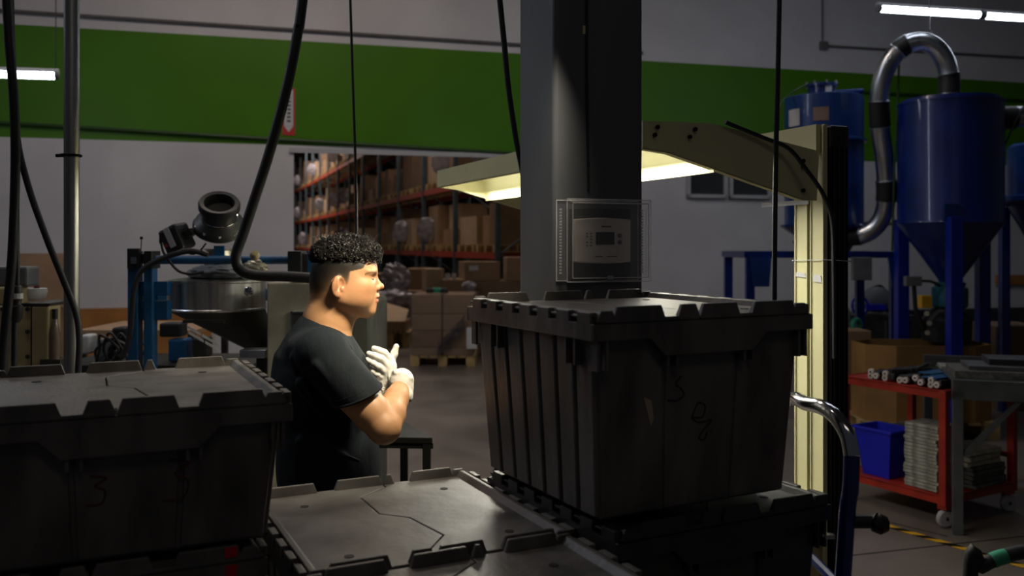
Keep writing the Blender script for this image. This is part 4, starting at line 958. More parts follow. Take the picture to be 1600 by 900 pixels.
wp.prism([wall_pt(p0.x, p1.z, .02), wall_pt(p1.x, p1.z, .02), wall_pt(p1.x, p0.z, .02), wall_pt(p0.x, p0.z, .02)], WALLN*.04); tag(wp.build('wall_plank', 'orange_board'), 'brown plank fixed along the wall at the right', 'plank')
wp = MB(); p0 = wall_px(1318, 486, .02); p1 = wall_px(1700, 560, .02)
wp.prism([wall_pt(p0.x, 0, .02), wall_pt(p1.x, 0, .02), wall_pt(p1.x, p0.z, .02), wall_pt(p0.x, p0.z, .02)], WALLN*.04); tag(wp.build('dark_base_panel', 'dark_steel'), 'long dark panel along the foot of the wall behind the tanks', 'panel')
# ---------------------------------------------------------------- red cart
ck = Vector((2.51, 5.19, 0)); u1 = Vector((-.505, .863, 0)); u2 = Vector((.863, .505, 0)); CL, CW = .74, .72
ct = thing('red_cart', 'red steel cart with two shelves on white casters', 'cart', tuple(ck))
def cq(mb, s0, s1, t0, t1, z0, z1): return mb.prism([ck+u1*s0+u2*t0+Vector((0, 0, z0)), ck+u1*s1+u2*t0+Vector((0, 0, z0)), ck+u1*s1+u2*t1+Vector((0, 0, z0)), ck+u1*s0+u2*t1+Vector((0, 0, z0))], (0, 0, z1-z0))
for z1, nm in ((.80, 'top_shelf'), (.185, 'lower_shelf')):
    cq(MB(), 0, CL, 0, CW, z1-.008, z1).build(nm, 'red_paint', ct)
    for (s0, s1, t0, t1) in ((0, CL, 0, .006), (0, CL, CW-.006, CW), (0, .006, 0, CW), (CL-.006, CL, 0, CW)): cq(MB(), s0, s1, t0, t1, z1-.045, z1+.004).build('shelf_edge', 'red_paint', ct)
for s in (.0, CL-.04):
    for t in (0, CW-.04): cq(MB(), s-.002, s+.042, t-.002, t+.042, .13, .80).build('leg', 'red_paint', ct, bevel=.003)
cq(MB(), CL-.03, CL, 0, CW, .33, .36).build('rear_rail', 'red_paint', ct); cq(MB(), 0, CL, CW-.03, CW, .33, .36).build('rear_rail', 'red_paint', ct)
for s in (.03, CL-.05):
    for t in (.04, CW-.05):
        c = ck+u1*s+u2*t; far = s > .3
        w = MB().lathe([(.012, -.016), (.045, -.016), (.052, -.01), (.052, .01), (.045, .016), (.012, .016)], c+Vector((0, 0, .053)), u1+u2*.3, 20).build('caster_wheel', 'rubber' if (far and t < .3) else 'caster_white', ct, smooth=True)
        MB().cyl(c+Vector((0, 0, .053))-u1*.02, c+Vector((0, 0, .053))+u1*.02, .012, n=8).build('wheel_hub', 'dark_steel', w)
        MB().prism([c+Vector((0, 0, .11))+u1*a+u2*b__ for a, b__ in ((-.028, -.03), (.028, -.03), (.028, .03), (-.028, .03))], (0, 0, .03)).build('caster_plate', 'red_paint', ct)
        MB().prism([c+Vector((0, 0, .053))+u1*.022+u2*a for a in (-.012, .012)]+[c+Vector((0, 0, .12))+u1*.022+u2*a for a in (.03, -.03)], u1*.004).build('caster_fork', 'red_paint', ct)
# blue bin on the lower shelf
bq = ck+u1*.52+u2*.14
bn = thing('blue_bin', 'blue plastic bin on the lower shelf of the red cart', 'bin', (bq.x, bq.y, .189), math.atan2(u1.y, u1.x))
mb = MB(); a0, a1, b0, b1, hh = .095, .135, .075, .115, .30
t_ = .006
for (o0, o1, sgn) in ((0, 0, 1),):
    mb.frustum((-a0, -b0), (a0, b0), 0, (-a1, -b1), (a1, b1), hh)
    mb.f.pop(1); k = len(mb.v); mb.frustum((-a0+t_, -b0+t_), (a0-t_, b0-t_), .006, (-a1+t_, -b1+t_), (a1-t_, b1-t_), hh)
    inner = mb.f[-6:]; mb.f = mb.f[:-6]+[f[::-1] for j, f in enumerate(inner) if j != 1]
mb.build('bin_shell', 'bin_blue', bn, world=False)
rm = MB(); rm.box((-a1-.014, -b1-.014, hh-.012), (a1+.014, -b1+t_, hh+.006)).box((-a1-.014, b1-t_, hh-.012), (a1+.014, b1+.014, hh+.006)).box((-a1-.014, -b1, hh-.012), (-a1+t_, b1, hh+.006)).box((a1-t_, -b1, hh-.012), (a1+.014, b1, hh+.006)); rm.build('rim', 'bin_blue', bn, world=False, bevel=.004)
rb_ = MB()
for x in (-.05, 0.0, .05): rb_.add([(x-.006, -b0-.004, .0), (x+.006, -b0-.004, 0), (x+.006, -b1-.006, hh-.02), (x-.006, -b1-.006, hh-.02), (x-.006, -b0+.002, .0), (x+.006, -b0+.002, 0), (x+.006, -b1+.002, hh-.02), (x-.006, -b1+.002, hh-.02)], [(0,1,2,3),(7,6,5,4),(0,4,5,1),(1,5,6,2),(2,6,7,3),(3,7,4,0)])
rb_.build('ribs', 'bin_blue', bn, world=False)
# stacks of foam mats
def mats(c, w, d, n, th_, m, lab, grp, z0, seed, ribs=False):
    rnd = random.Random(seed)
    for i in range(n):
        rz = math.atan2(u1.y, u1.x)-R(90)+rnd.uniform(-.05, .05)
        mb = MB().box((-w/2, -d/2, 0), (w/2, d/2, th_*.86))
        if ribs:
            k = int(w/.022)
            for j in range(k): mb.box((-w/2+.004+j*.022, -d/2-.006, .001), (-w/2+.014+j*.022, -d/2, th_*.6))
        o = mb.build('foam_mat', m, bevel=.002); o.location = (c.x+rnd.uniform(-.006, .006), c.y+rnd.uniform(-.006, .006), z0+i*th_); o.rotation_euler = (0, 0, rz); tag(o, lab+(', topmost one' if i == n-1 else ', lowest one' if i == 0 else ''), 'mat', grp)
mats(ck+u1*.19+u2*.14, .20, .22, 19, .0205, 'mat_grey', 'grey foam mat in the tall stack beside the blue bin', 'foam mats in the tall stack', .19, 1)
mats(ck+u1*.14+u2*.46, .34, .24, 5, .026, 'mat_dark', 'dark mat in the low stack on the lower cart shelf', 'dark foam mats, lower right', .19, 2, True)
mats(ck+u1*.14+u2*.43, .32, .22, 3, .032, 'mat_cream', 'pale ribbed mat on top of the low dark stack', 'pale ribbed mats, lower right', .19+5*.026, 3, True)
mats(ck+u1*.52+u2*.42, .26, .22, 12, .024, 'mat_dark', 'dark mat in the stack at the back of the cart shelf', 'dark foam mats, back of the shelf', .19, 4)
# black roller bars with white wheels on the cart top
for i in range(5):
    c = ck+u1*(.10+i*.105)+u2*.05
    t = thing('roller_bar', ['roller bar nearest the front corner of the red cart', 'roller bar just behind the nearest one on the red cart', 'middle one of the five black roller bars', 'roller bar second from the back on the red cart', 'black roller bar furthest back on the red cart'][i], 'roller', (c.x, c.y, .801), math.atan2(u2.y, u2.x), 'roller bars on the cart')
    MB().box((.0, -.036, .012), (.50, .036, .052)).build('bar', 'plastic_black', t, world=False, bevel=.006)
    for j, (y, z) in enumerate(((-.018, .022), (.018, .044), (.020, .018))):
        if (i+j) % 4 == 3: continue
        MB().cyl((-.014, y, z+.004), (.004, y, z+.004), .019, n=16).build('white_wheel', 'white_roller', t, world=False); MB().cyl((-.018, y, z+.004), (-.013, y, z+.004), .006, n=8).build('wheel_axle', 'dark_steel', t, world=False)
    for x in (.1, .25, .4): MB().box((x, -.04, .0), (x+.03, .04, .056)).build('bracket', 'rubber', t, world=False)
c = ck+u1*.36+u2*.18
cl_ = thing('clamp_tool', 'black clamp lying on top of the roller bars', 'tool', (c.x, c.y, .858), .1)
MB().box((-.13, -.02, 0), (.0, .02, .022)).build('jaw', 'plastic_black', cl_, world=False, bevel=.004); MB().box((-.01, -.03, .002), (.13, .03, .03)).build('handle', 'rubber', cl_, world=False, bevel=.006); MB().cyl((.02, -.03, .02), (.12, .01, .046), .012).build('screw', 'dark_steel', cl_, world=False)
for i in range(2):
    c = ck+u1*(.13+i*.11)+u2*(.34+.10*i)
    o = MB().box((-.30, -.05, 0), (.30, .05, .006)).build('steel_strip', 'blue_paint', bevel=.001); o.location = (c.x, c.y, .859+i*.008); o.rotation_euler = (0, 0, math.atan2(u2.y, u2.x)+.05*i)  # blue light on these sheets is put into their colour
    tag(o, ['blue-lit flat strip across the roller bars, lower one', 'blue-lit flat strip across the roller bars, upper one'][i], 'strip')
# grey table at the right with dark flat parts
g0 = Vector((2.51, 5.10, 0)); g1 = Vector((.95, -.31, 0)).normalized(); g2 = Vector((.31, .95, 0)).normalized(); GW, GD = 1.0, 1.35; gz = .872
gt = thing('grey_table', 'worn grey steel table at the right edge with braced legs', 'table', tuple(g0))
def gq(mb, a0, a1, b0, b1, z0, z1): return mb.prism([g0+g1*a+g2*b__+Vector((0, 0, z0)) for a, b__ in ((a0, b0), (a1, b0), (a1, b1), (a0, b1))], (0, 0, z1-z0))
gq(MB(), 0, GW, 0, .07, gz-.10, gz-.0).build('front_beam', 'table_grey', gt, bevel=.003)
gq(MB(), 0, GW, GD-.05, GD, gz-.10, gz).build('rear_beam', 'table_grey', gt); gq(MB(), 0, GW, 0, .7, gz, gz+.01).build('table_top', 'table_grey', gt)
for a in (0, GW-.055):
    for b__ in (0, GD-.055): gq(MB(), a, a+.055, b__, b__+.055, 0, gz-.05).build('leg', 'table_grey', gt, bevel=.003)
for a, c_ in ((.03, .33), (GW-.03, GW-.33)):
    MB().prism([g0+g1*a+g2*.01+Vector((0, 0, gz-.42)), g0+g1*(a+(.05 if a < .5 else -.05))+g2*.01+Vector((0, 0, gz-.42)), g0+g1*(c_+(.03 if a < .5 else -.03))+g2*.01+Vector((0, 0, gz-.09)), g0+g1*c_+g2*.01+Vector((0, 0, gz-.09))], g2*.02).build('brace', 'table_grey', gt)
MB().prism([g0+g1*.36+g2*.10+Vector((0, 0, gz-.10)), g0+g1*.44+g2*.10+Vector((0, 0, gz-.10)), g0+g1*.72+g2*.10+Vector((0, 0, .25)), g0+g1*.64+g2*.10+Vector((0, 0, .25))], g2*.02).build('brace', 'table_grey', gt)
for i, (a, b__, w, d, h, m_, lab) in enumerate(((.02, .08, .62, .35, .045, 'mat_dark', 'dark slab with rough edge on the grey table, lowest'), (.10, .12, .5, .3, .025, 'table_grey', 'flat grey plate on the dark slab'), (.0, .30, .45, .2, .02, 'mat_grey', 'thin grey plate at the back left of the table'), (.22, .2, .4, .25, .035, 'plastic_black', 'black flat part on top of the pile on the table'))):
    z = gz+.010+[0, .045, .045, .07][i]
    if i == 2: b__ = .45; z = gz+.010
    o = gq(MB(), a, a+w, b__, b__+d, z, z+h).build('flat_part', m_, bevel=.002); tag(o, lab, 'plate')
# ---------------------------------------------------------------- pallet racks and goods in the store
RD = Vector((-.3464, 1, 0)); RU = RD.normalized(); RN = Vector((RU.y, -RU.x, 0))   # RN points to the right (away from the aisle)
BAY = 2.41
LV = [CAMZ-.12, CAMZ+1.16, CAMZ+2.74]
def rack_pt(Xp, Y, off=0, z=0): return Vector((Xp-.3464*Y, Y, z))+RN*off
def rack(Xp, k0, k1, label, rng=LV, zt=5.9):
    r = thing('pallet_rack', label, 'rack', tuple(rack_pt(Xp, BAY*k0)))
    for k in range(k0, k1+1):
        up = MB(); Y = BAY*k
        for off in (0, 1.0):
            p = rack_pt(Xp, Y, off); up.prism([p+RU*a+RN*b_ for a, b_ in ((-.045, -.04), (.045, -.04), (.045, .04), (-.045, .04))], (0, 0, zt))
        up.build('upright_frame', 'rack_blue', r)
        br = MB(); z = .2; s = 0
        while z < zt-.7:
            a, b_ = (0.03, .97) if s % 2 == 0 else (.97, .03); br.cyl(rack_pt(Xp, Y, a, z), rack_pt(Xp, Y, b_, z+.65), .016, n=5); z += .65; s += 1
        br.build('brace', 'rack_blue', r)
    for k in range(k0, k1):
        for z in rng:
            for off in (0, 1.0):
                p, q = rack_pt(Xp, BAY*k+.04, off, z-.11), rack_pt(Xp, BAY*(k+1)-.04, off, z-.11)
                MB().prism([p+RN*a for a in (-.025,)]+[q+RN*-.025, q+RN*.025, p+RN*.025], (0, 0, .11)).build('beam', 'rack_orange', r)
    return r
XA, XB = 4.78, 11.5
rack(XA, 6, 23, 'orange and blue pallet rack row seen through the wall opening')
rack(XB, 7, 12, 'second pallet rack row further back at the right of the opening')
rnd = random.Random(21); rzr = math.atan2(RN.y, RN.x)
ORD = ['first', 'second', 'third', 'fourth', 'fifth', 'sixth', 'seventh', 'eighth', 'ninth', 'tenth', 'eleventh', 'twelfth', 'thirteenth']
LVN = ['lowest beam', 'middle beam', 'top beam']
tints = ['cardboard', 'cardboard_dark', 'cardboard_light', 'cardboard', 'cardboard_dark']
SH = {}
def shared(key, w, d, h, m):
    if key not in SH:
        o = MB().box((-w/2, -d/2, 0), (w/2, d/2, h)).build('box_body', m, bevel=.008); SH[key] = o.data; bpy.data.objects.remove(o)
    return SH[key]
def rackload(Xp, k, lv, slot, row, zb):
    """one pallet position: RN depth 1.0, along the aisle 1.1"""
    c = rack_pt(Xp, BAY*(k+.27+.47*slot), .5, zb)
    rz = math.atan2(RU.y, RU.x); nm = ORD[min(12, k-(6 if row == 'near' else 7))]
    where = f'{LVN[lv]}, {row} rack, {nm} bay, {"front" if slot == 0 else "rear"} half'
    sty = rnd.random(); plt = pallet((c.x+RN.x*-.5, c.y+RN.y*-.5, zb+.001), rz-R(90), 'wooden pallet, '+where, 1.05, 1.0, .13, 'wood', parts=False, grp='pallets on the racks')
    # pallet local +y runs into the rack; keep it there
    plt.rotation_euler = (0, 0, math.atan2(RN.y, RN.x)-R(90)); zz = zb+.132
    n = 1 if sty < .35 else (2 if sty < .7 else 3); hmax = (1.0 if lv < 2 else 1.25)
    if n == 1:
        lay = [(0, 0, .95, .9, rnd.uniform(.45, hmax*.95))]
    elif n == 2:
        lay = [(-.26, 0, .48, .85, rnd.uniform(.35, hmax*.95)), (.26, .02, .48, .8, rnd.uniform(.3, hmax*.8))]
    else:
        h1 = rnd.uniform(.28, .45); lay = [(-.26, 0, .49, .85, h1), (.26, 0, .49, .85, h1), (rnd.uniform(-.2, .2), 0, .6, .6, rnd.uniform(.25, hmax-h1-.1))]
    for i, (dx1, dy1, w, d, h) in enumerate(lay):
        o_h = round(h, 1) if h > .2 else .2; m_ = rnd.choice(tints); me = shared((round(w, 2), round(d, 2), o_h, m_), w, d, o_h, m_)
        z = zz if not (n == 3 and i == 2) else zz+lay[0][4]//.1*.1+.0
        if n == 3 and i == 2: z = zz+round(lay[0][4], 1)
        o = bpy.data.objects.new('cardboard_box', me); C.objects.link(o)
        p = c+RU*dx1+RN*dy1; o.location = (p.x, p.y, z); o.rotation_euler = (0, 0, rz+rnd.uniform(-.04, .04))
        tw_ = {'cardboard': 'brown', 'cardboard_dark': 'dark brown', 'cardboard_light': 'pale brown'}[m_]
        pos = ['', 'left ', 'upper '][0] if n == 1 else ['nearer ', 'farther ', 'upper '][i]
        tag(o, f'{pos}{tw_} carton, {where}', 'carton', 'cartons on the store racks')
    if rnd.random() < .22:
        q = c-RN*.60; crumple((q.x, q.y, zz+.32), .24, (.8, .12, 1.0), 'stretch_wrap', 'wrap', None, n=14, seed=rnd.randint(0, 999), lab='loose shiny stretch wrap, '+where, cat='film').rotation_euler = (0, 0, 0)
for k in range(6, 19):
    for lv in range(3):
        for slot in (0, 1):
            if rnd.random() < .9: rackload(XA, k, lv, slot, 'near', LV[lv])
for k in range(7, 10):
    for lv in (0, 1):
        for slot in (0, 1): rackload(XB, k, lv, slot, 'far', LV[lv])
# goods standing on the floor behind the opening
YP = 12.2
def on_floor_px(x0, x1, Y): return P(x0, 0, Y).x, P(x1, 0, Y).x
xa_, xb_ = on_floor_px(641, 742, YP)
pallet(((xa_+xb_)/2, YP, 0), 0, 'wooden pallet under the wrapped carton stack', xb_-xa_, .9)
tiers = [(460, 490), (490, 516), (516, 543), (543, 566)]
for i, (y0, y1) in enumerate(tiers[::-1]):
    zb = zpx(y1, YP) if i else .141; lab_ = ['bottom', 'second', 'third', 'top'][i]
    for j, (x0, x1) in enumerate(((643, 690), (692, 740))):
        carton(x0, y0+.6, x1, y1, YP+.02, .85, 0, f'brown carton in the wrapped stack, {lab_} tier, {["left", "right"][j]} one', m=['cardboard_dark', 'wood_dark'][(i+j) % 2 and i == 1], zb=zb, grp='wrapped cartons', tape=False)
st_ = zpx(460, YP)
wrp = MB(); wz0, wz1 = .16, st_+.01
rnd2 = random.Random(8); n_ = 60; ring = []
for i in range(n_):
    t = i/n_*4; s_ = int(t); f_ = t-s_; X0, X1, Y0, Y1 = xa_-.015, xb_+.015, YP-.02, YP+.9
    ring.append([(X0+(X1-X0)*f_, Y0), (X1, Y0+(Y1-Y0)*f_), (X1-(X1-X0)*f_, Y1), (X0, Y1-(Y1-Y0)*f_)][s_])
rows = 14; vs = []
for r__ in range(rows):
    z = wz0+(wz1-wz0)*r__/(rows-1)
    for (x, y) in ring: vs.append((x+rnd2.uniform(-.012, .012), y+rnd2.uniform(-.015, .004), z+rnd2.uniform(-.01, .01)))
fs = [(r__*n_+i, r__*n_+(i+1) % n_, (r__+1)*n_+(i+1) % n_, (r__+1)*n_+i) for r__ in range(rows-1) for i in range(n_)]
wrp.add(vs, fs); tag(wrp.build('stretch_wrap', 'wrap_clear'), 'clear stretch wrap around the carton stack on the pallet', 'film')
def sheet(p, q, w, name, m, lab, seed, folds=9, amp=.03):
    rr = random.Random(seed); vs = []; p, q = Vector(p), Vector(q); d = q-p; wv = Vector(w)
    for i in range(13):
        for j in range(folds):
            t, s_ = i/12, j/(folds-1); vs.append(p+d*t+wv*s_+Vector((0, amp*(1 if j % 2 else -1)+rr.uniform(-.01, .01), rr.uniform(-.01, .01))))
    o = MB().add(vs, [(i*folds+j, i*folds+j+1, (i+1)*folds+j+1, (i+1)*folds+j) for i in range(12) for j in range(folds-1)]).build(name, m); return tag(o, lab, 'film')
sheet(P(728, 490, YP-.08), P(684, 536, YP-.06), (-.02, 0, -.20), 'loose_film', 'wrap', 'loose clear film hanging diagonally in front of the wrapped stack', 3)
carton(729, 512, 745, 545, YP-.12, .02, 0, 'white paper sheet on the front of the wrapped stack', m='white_paper', tape=False)
dk = thing('scrap_pile', 'small black and green caps lying on top of the wrapped stack', 'caps', tuple(P(684, 460, YP+.2)))
for i, (x, y) in enumerate(((672, 457), (680, 458), (688, 456), (695, 458), (684, 454))):
    MB().lathe([(0, 0), (.05, 0), (.05, .05), (.03, .07), (0, .07)], (P(x, 0, YP+.2).x, YP+.15+.07*(i % 3), st_+.012), n=12).build('cap', 'green_plastic' if i in (1, 4) else 'rubber', dk)
# carton on a pallet left of it, with a big bag
YQ = 14.4; xa_, xb_ = on_floor_px(578, 640, YQ)
pallet(((xa_+xb_)/2, YQ, 0), 0, 'wooden pallet under the pale topped carton right of the face', xb_-xa_, .9, .25)
qb = carton(583, 503, 633, 528, YQ+.02, .75, .0, 'large carton with a pale top right of the worker\'s chin', m='cardboard', zb=.252, tape=False)
fl_ = MB(); a = P(583, 503, YQ+.02); b_ = P(633, 503, YQ+.02)
fl_.prism([(a.x, YQ+.02, a.z+.002), (b_.x, YQ+.02, a.z+.002), (b_.x, YQ+.5, a.z+.16), (a.x+.1, YQ+.75, a.z+.26)], (0, 0, .008)); fl_.build('raised_flap', 'cardboard_light', qb)
YR = 15.6; carton(588, 455, 692, 500, YR, .9, 0, 'dark brown carton block behind the wrapped stack, left part', m='cardboard_dark', zb=.0, tape=False)
carton(560, 428, 612, 455, YR+.02, .8, 0, 'dark carton behind the shiny bag', m='cardboard_dark', zb=zpx(455, YR), tape=False)
crumple(P(618, 437, YR-.1), .32, (.75, .4, .85), 'plastic_bag', 'wrap', None, n=26, amp=.4, seed=31, lab='crumpled shiny plastic bag right of the forehead', cat='bag')
crumple(P(612, 466, YR-.3), .34, (1.05, .4, .42), 'plastic_bag', 'wrap', None, n=26, amp=.35, seed=33, lab='crumpled shiny plastic bag right of the nose', cat='bag')
carton(634, 420, 668, 455, YR+.5, .8, 0, 'dark carton stack top between the bag and the wrapped stack', m='cardboard_dark', zb=zpx(455, YR)+.001, tape=False)
YS = 13.4; carton(667, 420, 694, 459, YS+.3, .5, .25, 'open topped pale carton standing on the goods behind', m='cardboard_light', zb=zpx(459, YS), tape=False)
for i, (x0, y0, x1, y1, zb, lab, m_) in enumerate(((690, 437, 730, 470, None, 'brown carton left below the plain carton near the column', 'cardboard'), (732, 440, 812, 470, None, 'wide brown carton below the plain carton near the column', 'cardboard_dark'),
        (690, 470, 750, 560, 0, 'lower left carton of the stack near the column', 'cardboard_dark'), (751, 470, 812, 560, 0, 'lower right carton of the stack near the column', 'cardboard'))):
    carton(x0, y0, x1, y1, YS+.02, .8, 0, lab, m=m_, zb=zb, tape=False)
carton(726, 409, 782, 439.5, YS+.1, .6, .22, 'plain brown carton with a paler side near the column', m='cardboard', zb=zpx(439.5, YS), tape=True)
carton(792, 402, 835, 439.5, YS+.1, .6, .1, 'brown carton half hidden by the grey column', m='cardboard', zb=zpx(439.5, YS), tape=False)
crumple(P(733, 448, YS-.12), .10, (1.1, .5, .8), 'bag_of_film', 'wrap', None, n=16, seed=41, lab='small bundle of clear film on the carton stack', cat='film')
for i, x in enumerate((699, 709)):
    q = P(x, 437, YS+.1); MB().cyl((q.x, YS+.15, q.z), (q.x, YS+.15, q.z+.09), .04, n=12)
    o = MB().cyl((q.x, YS+.15, q.z), (q.x, YS+.15, q.z+.09), .038, n=14).build('paper_roll', 'white_paper'); tag(o, ['left small pale roll on the carton', 'right small pale roll on the carton'][i], 'roll')
# ---------------------------------------------------------------- the worker (bodies from smooth distance fields)
class Field:
    def __init__(s, lo, hi, h):
        s.lo = np.array(lo, float); s.h = h; s.n = np.ceil((np.array(hi)-s.lo)/h).astype(int)+1
        s.F = np.full(s.n, .5, np.float32); s.ax = [s.lo[i]+h*np.arange(s.n[i]) for i in range(3)]
    def region(s, lo, hi):
        a = [max(0, int((lo[i]-s.lo[i])/s.h)) for i in range(3)]; b = [min(int(s.n[i]), int((hi[i]-s.lo[i])/s.h)+2) for i in range(3)]
        if any(b[i] <= a[i] for i in range(3)): return None, None
        sl = tuple(slice(a[i], b[i]) for i in range(3))
        return sl, [s.ax[0][sl[0]][:, None, None], s.ax[1][sl[1]][None, :, None], s.ax[2][sl[2]][None, None, :]]
    def put(s, fn, lo, hi, k=.01, op='add'):
        pad = 2*k+4*s.h; sl, g = s.region([v-pad for v in lo], [v+pad for v in hi])
        if sl is None: return
        d = fn(*g).astype(np.float32); A = s.F[sl]
        if op == 'add':
            h = np.clip(.5+.5*(A-d)/max(k, 1e-6), 0, 1); s.F[sl] = A*(1-h)+d*h-k*h*(1-h)
        elif op == 'sub':
            d = -d; h = np.clip(.5-.5*(A-d)/max(k, 1e-6), 0, 1); s.F[sl] = A*(1-h)+d*h+k*h*(1-h)
        elif op == 'and':
            s.F[sl] = np.maximum(A, d)
    def ell(s, c, r, k=.01, op='add', rot=None):
        c = np.array(c, float); r = np.array(r, float); Mx = np.array(rot.to_3x3().inverted()) if rot is not None else np.eye(3); R_ = max(r)
        def fn(x, y, z):
            p = [x-c[0], y-c[1], z-c[2]]; q = [Mx[i][0]*p[0]+Mx[i][1]*p[1]+Mx[i][2]*p[2] for i in range(3)]
            k0 = np.sqrt(sum((q[i]/r[i])**2 for i in range(3))); k1 = np.sqrt(sum((q[i]/r[i]**2)**2 for i in range(3)))+1e-9
            return k0*(k0-1)/k1
        s.put(fn, c-R_, c+R_, k, op)
    def cap(s, a, b, ra, rb=None, k=.01, op='add', sq=None):
        """tapered capsule; sq = (axis vector, factor) flattens it along that axis"""
        a = np.array(a, float); b = np.array(b, float); rb = ra if rb is None else rb; ab = b-a; L2 = max(ab@ab, 1e-9)
        if sq is not None: nv = np.array(sq[0], float); nv /= np.linalg.norm(nv)
        def fn(x, y, z):
            p = [x-a[0], y-a[1], z-a[2]]; t = np.clip((p[0]*ab[0]+p[1]*ab[1]+p[2]*ab[2])/L2, 0, 1)
            d = [p[i]-t*ab[i] for i in range(3)]
            if sq is not None:
                dn = d[0]*nv[0]+d[1]*nv[1]+d[2]*nv[2]; f = 1/sq[1]-1
                d = [d[i]+dn*nv[i]*f for i in range(3)]
            return np.sqrt(d[0]**2+d[1]**2+d[2]**2)-(ra+(rb-ra)*t)
        R_ = max(ra, rb); s.put(fn, np.minimum(a, b)-R_, np.maximum(a, b)+R_, k, op)
    def chain(s, pts, rs, k=.01, sq=None):
        for i in range(len(pts)-1): s.cap(pts[i], pts[i+1], rs[i], rs[i+1], k, sq=sq)
    def cut(s, p, n):
        """remove everything beyond the plane through p with outward normal n"""
        n = np.array(n, float); n /= np.linalg.norm(n); p = np.array(p, float)
        s.F = np.maximum(s.F, ((s.ax[0][:, None, None]-p[0])*n[0]+(s.ax[1][None, :, None]-p[1])*n[1]+(s.ax[2][None, None, :]-p[2])*n[2]).astype(np.float32))
    def mesh(s):
        F_ = s.F; S_ = F_ < 0; nx, ny, nz = F_.shape
        any_ = np.zeros((nx-1, ny-1, nz-1), bool); all_ = np.ones_like(any_)
        for dx in (0, 1):
            for dy in (0, 1):
                for dz in (0, 1):
                    c = S_[dx:nx-1+dx, dy:ny-1+dy, dz:nz-1+dz]; any_ |= c; all_ &= c
        act = any_ & ~all_; idx = np.argwhere(act); vid = np.full(act.shape, -1, np.int64); vid[act] = np.arange(len(idx))
        acc = np.zeros((len(idx), 3)); cnt = np.zeros(len(idx))
        cor = [(dx, dy, dz) for dx in (0, 1) for dy in (0, 1) for dz in (0, 1)]
        val = {c: F_[idx[:, 0]+c[0], idx[:, 1]+c[1], idx[:, 2]+c[2]].astype(float) for c in cor}
        for a in cor:
            for ax in range(3):
                if a[ax]: continue
                b = list(a); b[ax] = 1; b = tuple(b); fa, fb = val[a], val[b]; m = (fa < 0) != (fb < 0)
                t = np.where(m, fa/np.where(m, fa-fb, 1), 0); p = np.array(a, float)[None, :].repeat(len(idx), 0); p[:, ax] += t
                acc[m] += p[m]; cnt[m] += 1
        V = s.lo+(idx+acc/cnt[:, None])*s.h; Q = []
        for ax in range(3):
            o = [0, 1, 2]; o.remove(ax); a1, a2 = o
            sl0 = [slice(None)]*3; sl1 = [slice(None)]*3; sl0[ax] = slice(0, -1); sl1[ax] = slice(1, None)
            A = S_[tuple(sl0)]; B = S_[tuple(sl1)]; e = np.argwhere(A != B)
            e = e[(e[:, a1] > 0) & (e[:, a2] > 0) & (e[:, a1] < F_.shape[a1]-1) & (e[:, a2] < F_.shape[a2]-1)]
            ins = A[e[:, 0], e[:, 1], e[:, 2]]
            def g(d1, d2):
                q = e.copy(); q[:, a1] -= d1; q[:, a2] -= d2; return vid[q[:, 0], q[:, 1], q[:, 2]]
            quad = np.stack([g(0, 0), g(1, 0), g(1, 1), g(0, 1)], 1)
            flip = ins if ax != 1 else ~ins
            quad[~flip] = quad[~flip][:, ::-1]; Q.append(quad)
        return V, np.concatenate(Q)
def field_object(fd, name, m, parent, smooth_it=1, colors=None):
    V, Q = fd.mesh(); V0 = V.copy()
    for _ in range(smooth_it):      # a light relax takes the grid steps off
        A = np.zeros_like(V); n = np.zeros(len(V))
        for a, b in ((0, 1), (1, 2), (2, 3), (3, 0)):
            np.add.at(A, Q[:, a], V[Q[:, b]]); np.add.at(n, Q[:, a], 1); np.add.at(A, Q[:, b], V[Q[:, a]]); np.add.at(n, Q[:, b], 1)
        V = V*.5+A/n[:, None]*.5
    off = np.array(parent.location) if parent is not None else np.zeros(3)
    me = bpy.data.meshes.new(name); me.vertices.add(len(V)); me.vertices.foreach_set('co', (V-off).astype(np.float32).ravel())
    me.loops.add(Q.size); me.loops.foreach_set('vertex_index', Q.ravel().astype(np.int32)); me.polygons.add(len(Q))
    me.polygons.foreach_set('loop_start', np.arange(0, Q.size, 4, dtype=np.int32)); me.polygons.foreach_set('use_smooth', np.ones(len(Q), bool))
    me.update(); me.validate(); me.materials.append(M[m] if isinstance(m, str) else m)
    if colors is not None:
        c = colors(V); at = me.color_attributes.new('tone', 'FLOAT_COLOR', 'POINT'); at.data.foreach_set('color', np.concatenate([c, np.ones((len(c), 1))], 1).astype(np.float32).ravel())
    o = bpy.data.objects.new(name, me); C.objects.link(o)
    if parent is not None: o.parent = parent
    return o
YC = 2.50                        # his middle plane
def W(px, py, dy=0): v = P(px, py, YC+dy); return (v.x, v.y, v.z)
per = thing('person', 'young man with curly black hair, black t-shirt and white gloves, seen in profile', 'person', (P(515, 0, YC).x, YC, 0))
